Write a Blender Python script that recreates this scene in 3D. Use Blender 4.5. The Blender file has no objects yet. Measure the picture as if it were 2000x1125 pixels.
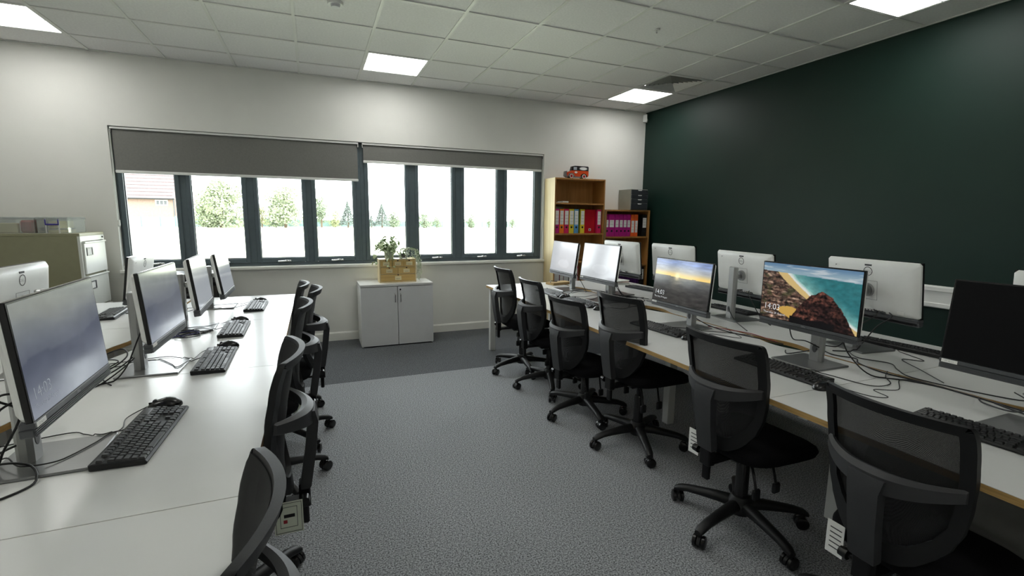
import bpy, bmesh, math, random
from mathutils import Vector, Matrix, Quaternion, noise as mnoise
random.seed(7)
sc = bpy.context.scene
col = sc.collection
PI = math.pi

# ------------------------------------------------------------------ camera
CAM_POS = Vector((1.8753, -5.8821, 1.4535))
YAW, PITCH, ROLL = 0.391577, -0.145306, 0.009769
fwd = Vector((math.sin(YAW)*math.cos(PITCH), math.cos(YAW)*math.cos(PITCH), math.sin(PITCH)))
r0 = Vector((math.cos(YAW), -math.sin(YAW), 0)); u0 = r0.cross(fwd)
rt = r0*math.cos(ROLL) + u0*math.sin(ROLL); up = -r0*math.sin(ROLL) + u0*math.cos(ROLL)
cam_data = bpy.data.cameras.new('camera'); cam_data.sensor_fit = 'HORIZONTAL'; cam_data.sensor_width = 36
cam_data.lens = 931.488/2000*36; cam_data.clip_start = 0.02; cam_data.clip_end = 500
cam = bpy.data.objects.new('camera', cam_data); col.objects.link(cam)
M = Matrix((rt, up, -fwd)).transposed().to_4x4(); M.translation = CAM_POS
cam.matrix_world = M
sc.camera = cam

# ------------------------------------------------------------------ sky, exposure
SKY = 11.5
LAMP = 12.0
w = bpy.data.worlds.new('overcast_sky'); sc.world = w; w.use_nodes = True
nt = w.node_tree; nt.nodes.clear()
wo = nt.nodes.new('ShaderNodeOutputWorld'); bg = nt.nodes.new('ShaderNodeBackground')
tc = nt.nodes.new('ShaderNodeTexCoord'); nz = nt.nodes.new('ShaderNodeTexNoise'); nz.inputs['Scale'].default_value = 2.5
nz.inputs['Detail'].default_value = 4
mx = nt.nodes.new('ShaderNodeMix'); mx.data_type = 'RGBA'
mx.inputs[6].default_value = (0.86, 0.93, 1, 1); mx.inputs[7].default_value = (1, 1, 1, 1)
nt.links.new(tc.outputs['Generated'], nz.inputs['Vector']); nt.links.new(nz.outputs['Fac'], mx.inputs[0])
nt.links.new(mx.outputs[2], bg.inputs['Color']); bg.inputs['Strength'].default_value = SKY
nt.links.new(bg.outputs[0], wo.inputs['Surface'])
vs = sc.view_settings
vs.view_transform = 'Standard'; vs.look = 'None'; vs.gamma = 1; vs.use_curve_mapping = False; vs.exposure = 0.0
cy = sc.cycles
cy.use_denoising = True; cy.max_bounces = 9; cy.diffuse_bounces = 5; cy.glossy_bounces = 4; cy.transparent_max_bounces = 16
cy.caustics_reflective = False; cy.caustics_refractive = False; cy.sample_clamp_indirect = 6

# ------------------------------------------------------------------ materials
def lin(c):
    return tuple(((x/255)/12.92 if x/255 <= 0.04045 else ((x/255+0.055)/1.055)**2.4) for x in c)
MATS = {}
def mat(name, rgb, rough=0.5, metal=0.0, var=0.06, scale=8.0, bump=0.0, bscale=200.0, spec=0.5, emit=None, coat=0.0, detail=4.0):
    """procedural principled material: a colour with noise variation and optional fine relief"""
    if name in MATS: return MATS[name]
    m = bpy.data.materials.new(name); m.use_nodes = True; n = m.node_tree; p = n.nodes['Principled BSDF']
    c = lin(rgb)
    t = n.nodes.new('ShaderNodeTexCoord'); z = n.nodes.new('ShaderNodeTexNoise')
    z.inputs['Scale'].default_value = scale; z.inputs['Detail'].default_value = detail
    n.links.new(t.outputs['Object'], z.inputs['Vector'])
    rp = n.nodes.new('ShaderNodeValToRGB')
    rp.color_ramp.elements[0].position = 0.3; rp.color_ramp.elements[1].position = 0.7
    rp.color_ramp.elements[0].color = tuple(x*(1-var) for x in c)+(1,)
    rp.color_ramp.elements[1].color = tuple(min(1, x*(1+var)) for x in c)+(1,)
    n.links.new(z.outputs['Fac'], rp.inputs['Fac']); n.links.new(rp.outputs['Color'], p.inputs['Base Color'])
    p.inputs['Roughness'].default_value = rough; p.inputs['Metallic'].default_value = metal
    p.inputs['Specular IOR Level'].default_value = spec; p.inputs['Coat Weight'].default_value = coat
    if bump:
        z2 = n.nodes.new('ShaderNodeTexNoise'); z2.inputs['Scale'].default_value = bscale; z2.inputs['Detail'].default_value = 2
        n.links.new(t.outputs['Object'], z2.inputs['Vector'])
        b = n.nodes.new('ShaderNodeBump'); b.inputs['Strength'].default_value = bump; b.inputs['Distance'].default_value = 0.002
        n.links.new(z2.outputs['Fac'], b.inputs['Height']); n.links.new(b.outputs['Normal'], p.inputs['Normal'])
    if emit:
        p.inputs['Emission Color'].default_value = lin(emit[0])+(1,); p.inputs['Emission Strength'].default_value = emit[1]
    MATS[name] = m
    return m

def carpet_mat(name, dark, light, nap):
    m = bpy.data.materials.new(name); m.use_nodes = True; n = m.node_tree; p = n.nodes['Principled BSDF']
    t = n.nodes.new('ShaderNodeTexCoord'); z = n.nodes.new('ShaderNodeTexNoise'); z.inputs['Scale'].default_value = 140; z.inputs['Detail'].default_value = 3; z.inputs['Roughness'].default_value = 0.85
    v = n.nodes.new('ShaderNodeTexNoise'); v.inputs['Scale'].default_value = 3; v.inputs['Detail'].default_value = 3
    n.links.new(t.outputs['Object'], z.inputs['Vector']); n.links.new(t.outputs['Object'], v.inputs['Vector'])
    rp = n.nodes.new('ShaderNodeValToRGB'); rp.color_ramp.elements[0].position = 0.38; rp.color_ramp.elements[1].position = 0.62
    rp.color_ramp.elements[0].color = lin(dark)+(1,); rp.color_ramp.elements[1].color = lin(light)+(1,)
    n.links.new(z.outputs['Fac'], rp.inputs['Fac'])
    mm = n.nodes.new('ShaderNodeMix'); mm.data_type = 'RGBA'; mm.blend_type = 'MULTIPLY'; mm.inputs[0].default_value = 0.25
    n.links.new(rp.outputs['Color'], mm.inputs[6]); n.links.new(v.outputs['Color'], mm.inputs[7])
    n.links.new(rp.outputs['Color'], p.inputs['Base Color'])
    p.inputs['Roughness'].default_value = 0.95; p.inputs['Specular IOR Level'].default_value = 0.15
    p.inputs['Sheen Weight'].default_value = nap; p.inputs['Sheen Roughness'].default_value = 0.5
    b = n.nodes.new('ShaderNodeBump'); b.inputs['Strength'].default_value = 0.06; b.inputs['Distance'].default_value = 0.001
    n.links.new(z.outputs['Fac'], b.inputs['Height']); n.links.new(b.outputs['Normal'], p.inputs['Normal'])
    MATS[name] = m
    return m

def wood_mat(name, a, b, rough=0.5, axis='X', s=1.0):
    m = bpy.data.materials.new(name); m.use_nodes = True; n = m.node_tree; p = n.nodes['Principled BSDF']
    t = n.nodes.new('ShaderNodeTexCoord'); mp = n.nodes.new('ShaderNodeMapping')
    mp.inputs['Scale'].default_value = (2*s, 2*s, 40*s) if axis == 'Z' else (40*s, 3*s, 3*s) if axis == 'X' else (30*s, 30*s, 2*s)
    z = n.nodes.new('ShaderNodeTexNoise'); z.inputs['Scale'].default_value = 1.0; z.inputs['Detail'].default_value = 5
    rp = n.nodes.new('ShaderNodeValToRGB'); rp.color_ramp.elements[0].position = 0.3; rp.color_ramp.elements[1].position = 0.7
    rp.color_ramp.elements[0].color = lin(a)+(1,); rp.color_ramp.elements[1].color = lin(b)+(1,)
    n.links.new(t.outputs['Object'], mp.inputs['Vector']); n.links.new(mp.outputs[0], z.inputs['Vector'])
    n.links.new(z.outputs['Fac'], rp.inputs['Fac']); n.links.new(rp.outputs['Color'], p.inputs['Base Color'])
    p.inputs['Roughness'].default_value = rough
    MATS[name] = m
    return m

def see_through(name, rgb, alpha, rough=0.8, weave=900):
    """woven net: threads with open holes between them"""
    m = bpy.data.materials.new(name); m.use_nodes = True; n = m.node_tree; p = n.nodes['Principled BSDF']; o = n.nodes['Material Output']
    p.inputs['Base Color'].default_value = lin(rgb)+(1,); p.inputs['Roughness'].default_value = rough
    tr = n.nodes.new('ShaderNodeBsdfTransparent'); mi = n.nodes.new('ShaderNodeMixShader')
    t = n.nodes.new('ShaderNodeTexCoord'); v = n.nodes.new('ShaderNodeTexVoronoi'); v.inputs['Scale'].default_value = weave
    v.inputs['Randomness'].default_value = 0.2
    n.links.new(t.outputs['Object'], v.inputs['Vector'])
    rp = n.nodes.new('ShaderNodeValToRGB'); rp.color_ramp.elements[0].position = 0.2; rp.color_ramp.elements[1].position = 0.6
    rp.color_ramp.elements[0].color = (alpha-0.16,)*3+(1,); rp.color_ramp.elements[1].color = (min(1, alpha+0.07),)*3+(1,)
    n.links.new(v.outputs['Distance'], rp.inputs['Fac'])
    n.links.new(rp.outputs['Color'], mi.inputs[0]); n.links.new(tr.outputs[0], mi.inputs[1]); n.links.new(p.outputs[0], mi.inputs[2])
    n.links.new(mi.outputs[0], o.inputs['Surface'])
    MATS[name] = m
    return m

def glass_mat(name, tint=(1, 1, 1), refl=0.06, body=0.0):
    m = bpy.data.materials.new(name); m.use_nodes = True; n = m.node_tree; o = n.nodes['Material Output']
    n.nodes.remove(n.nodes['Principled BSDF'])
    tr = n.nodes.new('ShaderNodeBsdfTransparent'); tr.inputs[0].default_value = tint+(1,)
    gl = n.nodes.new('ShaderNodeBsdfGlossy'); gl.inputs['Roughness'].default_value = 0.02
    fr = n.nodes.new('ShaderNodeFresnel'); fr.inputs['IOR'].default_value = 1.45
    mi = n.nodes.new('ShaderNodeMixShader'); ml = n.nodes.new('ShaderNodeMath'); ml.operation = 'MULTIPLY'; ml.inputs[1].default_value = refl*10
    ml.use_clamp = True
    n.links.new(fr.outputs[0], ml.inputs[0]); n.links.new(ml.outputs[0], mi.inputs[0])
    n.links.new(tr.outputs[0], mi.inputs[1]); n.links.new(gl.outputs[0], mi.inputs[2])
    last = mi
    if body:
        df = n.nodes.new('ShaderNodeBsdfDiffuse'); df.inputs[0].default_value = (0.8, 0.82, 0.8, 1)
        m2 = n.nodes.new('ShaderNodeMixShader'); m2.inputs[0].default_value = body
        n.links.new(mi.outputs[0], m2.inputs[1]); n.links.new(df.outputs[0], m2.inputs[2]); last = m2
    n.links.new(last.outputs[0], o.inputs['Surface'])
    MATS[name] = m
    return m

def screen_mat(name, strength, rough=0.12):
    """a lit display: the picture is in the colour attribute of the screen mesh"""
    m = bpy.data.materials.new(name); m.use_nodes = True; n = m.node_tree; p = n.nodes['Principled BSDF']
    a = n.nodes.new('ShaderNodeVertexColor'); a.layer_name = 'picture'
    p.inputs['Base Color'].default_value = (0.012, 0.012, 0.014, 1); p.inputs['Roughness'].default_value = rough
    n.links.new(a.outputs['Color'], p.inputs['Emission Color']); p.inputs['Emission Strength'].default_value = strength
    MATS[name] = m
    return m

WALL = mat('white_wall_paint', (226, 226, 221), 0.85, var=0.02, scale=3, bump=0.15, bscale=120, spec=0.2)
GREEN = mat('dark_green_wall_paint', (13, 41, 34), 0.55, var=0.06, scale=3, bump=0.15, bscale=120, spec=0.35)
CARPET_A = carpet_mat('grey_carpet_lengthwise', (42, 43, 45), (184, 187, 191), 0.15)
CARPET_B = carpet_mat('grey_carpet_crosswise', (30, 31, 33), (126, 129, 133), 0.0)
TILE = mat('mineral_ceiling_tile', (234, 234, 233), 0.9, var=0.05, scale=60, bump=0.5, bscale=300, spec=0.1)
TBAR = mat('white_ceiling_bar', (225, 226, 222), 0.5, var=0.01)
TRIM = mat('white_gloss_trim', (232, 232, 226), 0.35, var=0.01)
FRAME = mat('anthracite_window_frame', (84, 97, 103), 0.42, var=0.06, scale=20)
GASKET = mat('black_gasket', (12, 14, 15), 0.6)
GLASS = glass_mat('window_glass', (0.97, 0.99, 0.98), 0.06)
CHROME = mat('chrome', (205, 205, 205), 0.18, 1.0, var=0.02)
ALU = mat('brushed_silver_metal', (176, 177, 176), 0.34, 0.85, var=0.05, scale=30)
BLIND = mat('grey_blind_fabric', (122, 122, 118), 0.9, var=0.05, scale=60, bump=0.3, bscale=500, spec=0.1)
WPLAS = mat('white_plastic', (228, 229, 226), 0.4, var=0.02)
DESK = mat('white_laminate', (219, 220, 218), 0.26, var=0.015, scale=5, spec=0.5)
EDGE = wood_mat('plywood_edge', (150, 118, 66), (186, 152, 96), 0.5, 'Z', 4)
LEGW = mat('white_powder_coated_steel', (216, 217, 214), 0.4, var=0.02)
BPLAS = mat('black_plastic', (21, 22, 23), 0.45, var=0.1, scale=30, bump=0.2, bscale=700, spec=0.35)
BGLOSS = mat('black_smooth_plastic', (18, 18, 19), 0.25)
CPLAS = mat('window_lit_chair_plastic', (46, 47, 49), 0.48, var=0.08, scale=30, bump=0.25, bscale=700)  # lighter copy of the black plastic, window light put into its colour
BFAB = mat('black_seat_fabric', (20, 20, 22), 0.95, var=0.25, scale=260, bump=0.6, bscale=500, spec=0.1)
NET = see_through('black_mesh_fabric', (17, 18, 19), 0.93)
BMETAL = mat('black_metal', (24, 24, 25), 0.35, 0.5)
RUBBER = mat('black_cable', (16, 16, 17), 0.5)
KEYM = mat('black_key_plastic', (30, 31, 32), 0.4, var=0.05, bump=0.2, bscale=900)
STANDB = mat('darker_stand_base', (128, 129, 129), 0.3, 0.6, var=0.03, scale=20)
SILVER = mat('silver_white_monitor_shell', (230, 231, 229), 0.38, var=0.02, scale=12)
DGREY = mat('dark_grey_plastic', (74, 76, 79), 0.4, var=0.04)
STAND = mat('silver_grey_stand', (160, 161, 160), 0.32, 0.55, var=0.03, scale=20)
INK = mat('dark_grey_print', (58, 60, 62), 0.6)
INKL = mat('pale_print', (225, 228, 232), 0.6, emit=((225, 228, 232), 0.7))
INKD = mat('dim_print', (150, 155, 162), 0.6, emit=((160, 166, 175), 0.32))
PAPER = mat('white_paper', (232, 232, 228), 0.8, var=0.02)
CUP = mat('light_grey_melamine', (212, 213, 215), 0.5, var=0.02, scale=10)
BIRCH = wood_mat('birch_veneer', (206, 186, 138), (226, 208, 164), 0.5, 'V', 0.7)
OAK = wood_mat('oak_shelf_board', (150, 104, 52), (178, 130, 72), 0.55, 'X', 0.5)
PLY = wood_mat('pale_plywood_drawer', (186, 152, 88), (212, 180, 116), 0.6, 'Z', 0.6)
OLIVE = mat('olive_brown_steel', (146, 144, 116), 0.5, var=0.03, scale=20)
CREAM = mat('off_white_steel', (222, 224, 218), 0.4, var=0.02)
LEAF = mat('green_leaf', (96, 124, 66), 0.5, var=0.3, scale=30)
LEAFV = mat('pale_variegated_leaf', (176, 190, 150), 0.5, var=0.3, scale=60)
SOIL = mat('potting_soil', (52, 40, 30), 0.95)
LAMPM = mat('lit_diffuser', (255, 255, 255), 0.5, emit=((255, 254, 250), LAMP))
CLEAR = glass_mat('clear_box_plastic', (0.95, 0.97, 0.97), 0.05, 0.2)

# ------------------------------------------------------------------ mesh helpers
BASES = []
def catmull(P, sub):
    Q = []
    for i in range(len(P)-1):
        a = P[max(0, i-1)]; b = P[i]; c = P[i+1]; d = P[min(len(P)-1, i+2)]
        for k in range(sub):
            t = k/sub
            Q.append(0.5*((2*b)+(c-a)*t+(2*a-5*b+4*c-d)*t*t+(3*b-a-3*c+d)*t**3))
    Q.append(P[-1].copy())
    return Q
class MB:
    def __init__(s): s.v = []; s.f = []
    def add(s, vs, fs):
        o = len(s.v); s.v += [tuple(x) for x in vs]; s.f += [tuple(i+o for i in f) for f in fs]; return s
    def box(s, x0, x1, y0, y1, z0, z1, c=0.0):
        if c <= 0:
            V = [(x, y, z) for x in (x0, x1) for y in (y0, y1) for z in (z0, z1)]
            return s.add(V, [(0, 1, 3, 2), (4, 6, 7, 5), (0, 4, 5, 1), (2, 3, 7, 6), (0, 2, 6, 4), (1, 5, 7, 3)])
        c = min(c, (x1-x0)*0.49, (y1-y0)*0.49, (z1-z0)*0.49)
        V = []; idx = {}
        lo = (x0, y0, z0); hi = (x1, y1, z1)
        for sx in (0, 1):
            for sy in (0, 1):
                for sz in (0, 1):
                    for a in range(3):
                        q = []
                        for k, sg in enumerate((sx, sy, sz)):
                            e = hi[k] if sg else lo[k]
                            if k != a: e += -c if sg else c
                            q.append(e)
                        idx[(sx, sy, sz, a)] = len(V); V.append(q)
        F = []
        for a in range(3):
            b, d = (a+1) % 3, (a+2) % 3
            for sg in (0, 1):
                q = []
                for (p, r) in ((0, 0), (1, 0), (1, 1), (0, 1)):
                    k = [0, 0, 0]; k[a] = sg; k[b] = p; k[d] = r; q.append(idx[(*k, a)])
                F.append(tuple(q if sg else q[::-1]))
        for a in range(3):
            b, d = (a+1) % 3, (a+2) % 3
            for p in (0, 1):
                for r in (0, 1):
                    k0 = [0, 0, 0]; k0[b] = p; k0[d] = r; k1 = list(k0); k1[a] = 1
                    q = (idx[(*k0, b)], idx[(*k1, b)], idx[(*k1, d)], idx[(*k0, d)])
                    F.append(q if (p == r) else q[::-1])
        for sx in (0, 1):
            for sy in (0, 1):
                for sz in (0, 1):
                    t = tuple(idx[(sx, sy, sz, a)] for a in range(3))
                    F.append(t if (sx+sy+sz) % 2 == 1 else t[::-1])
        return s.add(V, F)
    def cyl(s, p0, p1, r0, r1=None, n=16, caps=True):
        r1 = r0 if r1 is None else r1
        return s.rings([(Vector(p0), r0), (Vector(p1), r1)], n, caps)
    def rings(s, prs, n=12, caps=True):
        """round tube through (point, radius) pairs"""
        P = [Vector(p) for p, r in prs]; R = [r for p, r in prs]
        T = []
        for i in range(len(P)):
            a = P[max(0, i-1)]; b = P[min(len(P)-1, i+1)]; d = (b-a)
            T.append(d.normalized() if d.length > 1e-9 else Vector((0, 0, 1)))
        t0 = T[0]; ref = Vector((0, 0, 1)) if abs(t0.z) < 0.9 else Vector((1, 0, 0))
        u = (ref - t0*ref.dot(t0)).normalized()
        o = len(s.v); V = []; F = []
        for i in range(len(P)):
            u = (u - T[i]*u.dot(T[i])).normalized(); w_ = T[i].cross(u)
            for k in range(n):
                a = 2*PI*k/n; V.append(P[i] + (u*math.cos(a)+w_*math.sin(a))*R[i])
        for i in range(len(P)-1):
            for k in range(n):
                k2 = (k+1) % n; F.append((i*n+k, i*n+k2, (i+1)*n+k2, (i+1)*n+k))
        if caps:
            F.append(tuple(range(n))[::-1]); F.append(tuple((len(P)-1)*n+k for k in range(n)))
        return s.add(V, F)
    def wire(s, pts, r, n=7, sub=7, back=None):
        """a cable in room coordinates that climbs over the monitor bases it crosses"""
        Q = catmull([Vector(p) for p in pts], sub)
        for q in Q:
            for (bx_, by_, ba_) in BASES:
                dx, dy = q.x-bx_, q.y-by_; lx = dx*math.cos(ba_)+dy*math.sin(ba_); ly = -dx*math.sin(ba_)+dy*math.cos(ba_)
                if -0.08 < lx < 0.185 and -0.135 < ly < 0.135 and q.z < 0.725+0.010+r: q.z = 0.725+0.010+r
            if q.z < 0.725+r: q.z = 0.725+r
        if back: Q = [back @ q for q in Q]
        return s.rings([(q, r) for q in Q], n)
    def tube(s, pts, r, n=8, sub=6):
        return s.rings([(q, r) for q in catmull([Vector(p) for p in pts], sub)], n)
    def lathe(s, prof, n=24, c=(0, 0, 0)):
        V = []; F = []
        for (r, z) in prof:
            for k in range(n):
                a = 2*PI*k/n; V.append((c[0]+r*math.cos(a), c[1]+r*math.sin(a), c[2]+z))
        for i in range(len(prof)-1):
            for k in range(n):
                k2 = (k+1) % n; F.append((i*n+k, i*n+k2, (i+1)*n+k2, (i+1)*n+k))
        return s.add(V, F)
    def prism(s, poly, a0, a1, ax='z'):
        """extrude a 2-D outline (counter-clockwise) between a0 and a1 along ax"""
        def m(p, a): return {'z': (p[0], p[1], a), 'y': (p[0], a, p[1]), 'x': (a, p[0], p[1])}[ax]
        n = len(poly)
        V = [m(p, a0) for p in poly]+[m(p, a1) for p in poly]
        F = [tuple(range(n))[::-1], tuple(range(n, 2*n))]+[(i, (i+1) % n, n+(i+1) % n, n+i) for i in range(n)]
        if ax == 'y': F = [f[::-1] for f in F]
        return s.add(V, F)
    def sweep(s, pts, secs):
        """closed cross-sections (lists of equal length of 3-D points)"""
        n = len(secs[0]); V = [p for q in secs for p in q]; F = []
        for i in range(len(secs)-1):
            for k in range(n):
                k2 = (k+1) % n; F.append((i*n+k, i*n+k2, (i+1)*n+k2, (i+1)*n+k))
        F.append(tuple(range(n))[::-1]); F.append(tuple((len(secs)-1)*n+k for k in range(n)))
        return s.add(V, F)
    def mesh(s, name, smooth=None):
        me = bpy.data.meshes.new(name); me.from_pydata(s.v, [], s.f)
        bm = bmesh.new(); bm.from_mesh(me); bmesh.ops.recalc_face_normals(bm, faces=bm.faces); bm.to_mesh(me); bm.free(); me.update()
        if smooth is not None:
            me.polygons.foreach_set('use_smooth', [True]*len(me.polygons)); me.set_sharp_from_angle(angle=math.radians(smooth))
        return me

def link(name, data, parent=None, m=None, loc=None, rot=None):
    o = bpy.data.objects.new(name, data); col.objects.link(o)
    if parent: o.parent = parent
    if loc: o.location = loc
    if rot: o.rotation_euler = rot
    if m and data and not len(data.materials): data.materials.append(m)
    return o
def part(name, mb, m, parent=None, smooth=None, loc=None, rot=None):
    return link(name, mb.mesh(name, smooth), parent, m, loc, rot)
def tag(o, label=None, cat=None, group=None, kind=None):
    if label: o['label'] = label
    if cat: o['category'] = cat
    if group: o['group'] = group
    if kind: o['kind'] = kind
    return o
def empty(name, loc=(0, 0, 0), rz=0.0, label=None, cat=None, group=None):
    o = bpy.data.objects.new(name, None); o.empty_display_size = 0.05; col.objects.link(o)
    o.location = loc; o.rotation_euler = (0, 0, rz)
    return tag(o, label, cat, group)
def struct(name, mb, m, smooth=None):
    return tag(part(name, mb, m, None, smooth), kind='structure')
def text_mesh(body, size, align='LEFT', depth=0.0):
    """lettering lying in the local Y-Z plane, reading along +Y, facing +X"""
    cu = bpy.data.curves.new('lettering', 'FONT'); cu.body = body; cu.size = size; cu.align_x = align; cu.extrude = depth
    cu.resolution_u = 3; cu.offset = -0.018*size
    o = bpy.data.objects.new('lettering', cu); col.objects.link(o)
    me = bpy.data.meshes.new_from_object(o)
    bpy.data.objects.remove(o); bpy.data.curves.remove(cu)
    me.transform(Matrix(((0, 0, 1, 0), (1, 0, 0, 0), (0, 1, 0, 0), (0, 0, 0, 1)))); me.update()
    return me
def copy_tree(o, parent=None):
    c = o.copy(); col.objects.link(c); c.parent = parent
    for ch in list(o.children): copy_tree(ch, c)
    return c
def hide_template(o):
    for ch in list(o.children): hide_template(ch)
    bpy.data.objects.remove(o)

# ------------------------------------------------------------------ room shell
X0, X1, Y0, Y1, HC = -1.45, 6.365, -7.62, 0.0, 2.97
fl = struct('floor', MB().box(X0-0.2, X1+0.2, Y0-0.2, 0.3, -0.16, -0.012), mat('screed', (120, 120, 118), 0.9))
part('carpet_sheet', MB().box(X0, X1, Y0, -1.582, -0.012, 0), CARPET_A, fl)['label'] = 'paler grey speckled carpet of the main floor'
part('carpet_sheet', MB().box(X0, X1, -1.580, Y1, -0.012, -0.0005), CARPET_B, fl)['label'] = 'darker strip of carpet along the window wall'
WX0, WX1, WZ0, WZ1 = 0.08, 4.75, 0.90, 2.30
b = MB()
b.box(X0-0.2, WX0, 0, 0.3, -0.15, 3.2); b.box(WX1, X1+0.2, 0, 0.3, -0.15, 3.2)
b.box(WX0, WX1, 0, 0.3, -0.15, WZ0); b.box(WX0, WX1, 0, 0.3, WZ1, 3.2)
struct('wall_back', b, WALL)
struct('wall_right', MB().box(X1, X1+0.2, Y0-0.2, 0, -0.15, 3.2), GREEN)
struct('wall_left', MB().box(X0-0.2, X0, Y0-0.2, 0, -0.15, 3.2), WALL)
struct('wall_front', MB().box(X0, X1, Y0-0.2, Y0, -0.15, 3.2), WALL)
sk = [(0, 0), (-0.016, 0), (-0.016, 0.085), (-0.008, 0.1), (0, 0.1)]
struct('baseboard_back', MB().prism([(y, z) for y, z in sk][::-1], X0, X1, 'x'), TRIM)
struct('baseboard_right', MB().prism([(X1+x, z) for x, z in sk], Y0, Y1-0.016, 'y'), TRIM)
struct('baseboard_left', MB().box(X0, X0+0.016, Y0, Y1-0.016, 0, 0.1, 0.004), TRIM)
# sill board
struct('trim_1', MB().box(WX0-0.02, WX1+0.03, -0.035, 0.085, 0.868, 0.902, 0.006), TRIM)

# ceiling: slab, bars and lay-in tiles
ce = struct('ceiling', MB().box(X0, X1, Y0, Y1, HC+0.05, HC+0.2), TILE)
gx = [X0]+[0.6*i for i in range(-2, 11)]+[X1]
gy = [Y1]+[0.18-0.6*j for j in range(1, 13)]+[Y0]
for x in gx[1:-1]:
    part('grid_bar', MB().box(x-0.012, x+0.012, Y0, Y1, HC-0.004, HC+0.03), TBAR, ce)
for y in gy[1:-1]:
    part('grid_bar', MB().box(X0, X1, y-0.0115, y+0.0115, HC-0.0035, HC+0.03), TBAR, ce)
for y in (Y1, Y0):
    part('edge_angle', MB().box(X0, X1, min(y, y-0.02 if y == Y1 else y+0.02), max(y, y if y == Y1 else y+0.02), HC-0.004, HC+0.001), TBAR, ce)
part('edge_angle', MB().box(X1-0.02, X1, Y0, Y1, HC-0.0045, HC+0.001), TBAR, ce)
light_cells = {(cx, cyy) for cx in (2, 7, 12) for cyy in (1, 6, 11)} - {(12, 11)}
vent_cell = (12, 2)
tcache = {}
for i in range(len(gx)-1):
    for j in range(len(gy)-1):
        if (i, j) in light_cells or (i, j) == vent_cell: continue
        sx = round(gx[i+1]-gx[i]-0.012, 4); sy = round(gy[j]-gy[j+1]-0.012, 4)
        if (sx, sy) not in tcache:
            tcache[(sx, sy)] = MB().box(-sx/2, sx/2, -sy/2, sy/2, 0, 0.018, 0.003).mesh('ceiling_tile'); tcache[(sx, sy)].materials.append(TILE)
        link('ceiling_tile', tcache[(sx, sy)], ce, None, ((gx[i]+gx[i+1])/2, (gy[j]+gy[j+1])/2, HC+0.0035+random.uniform(0, 0.0015)))

# windows: two units of four opening sashes
panes = [(0.14, 0.566), (0.708, 1.172), (1.322, 1.767), (1.903, 2.309), (2.485, 2.919), (3.078, 3.499), (3.663, 4.102), (4.249, 4.643)]
GZ0, GZ1 = 0.988, 2.22
for wi in range(2):
    xa, xb = (WX0, 2.397) if wi == 0 else (2.397, WX1)
    P = panes[wi*4:wi*4+4]
    b = MB(); ya, yb = 0.075, 0.145
    b.box(xa, xb, ya, yb, WZ0, WZ0+0.035, 0.003); b.box(xa, xb, ya, yb, WZ1-0.035, WZ1, 0.003)
    b.box(xa, P[0][0]-0.038, ya, yb, WZ0+0.035, WZ1-0.035, 0.003); b.box(P[3][1]+0.038, xb, ya, yb, WZ0+0.035, WZ1-0.035, 0.003)
    for k in range(3):
        b.box(P[k][1]+0.038, P[k+1][0]-0.038, ya, yb, WZ0+0.035, WZ1-0.035, 0.003)
    fr = struct('window_%d' % (wi+1), b, FRAME)
    for k, (pa, pb) in enumerate(P):
        b = MB(); y_a, y_b = 0.062, 0.138
        b.box(pa-0.043, pa, y_a, y_b, WZ0+0.037, WZ1-0.037, 0.005); b.box(pb, pb+0.043, y_a, y_b, WZ0+0.037, WZ1-0.037, 0.005)
        b.box(pa, pb, y_a, y_b, WZ0+0.037, GZ0, 0.005); b.box(pa, pb, y_a, y_b, GZ1, WZ1-0.037, 0.005)
        sash = part('sash', b, FRAME, fr)
        part('pane', MB().box(pa-0.004, pb+0.004, 0.098, 0.104, GZ0-0.004, GZ1+0.004), GLASS, sash)
        b = MB(); g = 0.006
        for q in ((pa, pa+g, GZ0, GZ1), (pb-g, pb, GZ0, GZ1), (pa, pb, GZ0, GZ0+g), (pa, pb, GZ1-g, GZ1)):
            b.box(q[0], q[1], 0.090, 0.097, q[2], q[3])
        part('gasket', b, GASKET, sash)
        b = MB(); hx = pa+0.56*(pb-pa)
        b.box(hx-0.018, hx+0.018, 0.052, 0.062, 0.943, 0.965, 0.004)
        b.tube([(hx, 0.055, 0.953), (hx-0.005, 0.04, 0.954), (hx-0.03, 0.036, 0.952), (hx-0.085, 0.036, 0.95)], 0.0085, 8, 4)
        b.box(hx+0.01, hx+0.05, 0.034, 0.048, 0.944, 0.962, 0.005)
        part('handle', b, CHROME, sash, 40)

# trunking on the green wall
tk = struct('trim_2', MB().box(X1-0.055, X1, Y0, -3.2, 0.795, 0.965, 0.008), WPLAS)
part('trunking_lip', MB().box(X1-0.066, X1-0.054, Y0, -3.2, 0.80, 0.835, 0.004), WPLAS, tk)
part('trunking_lip', MB().box(X1-0.066, X1-0.054, Y0, -3.2, 0.925, 0.96, 0.004), WPLAS, tk)

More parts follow.
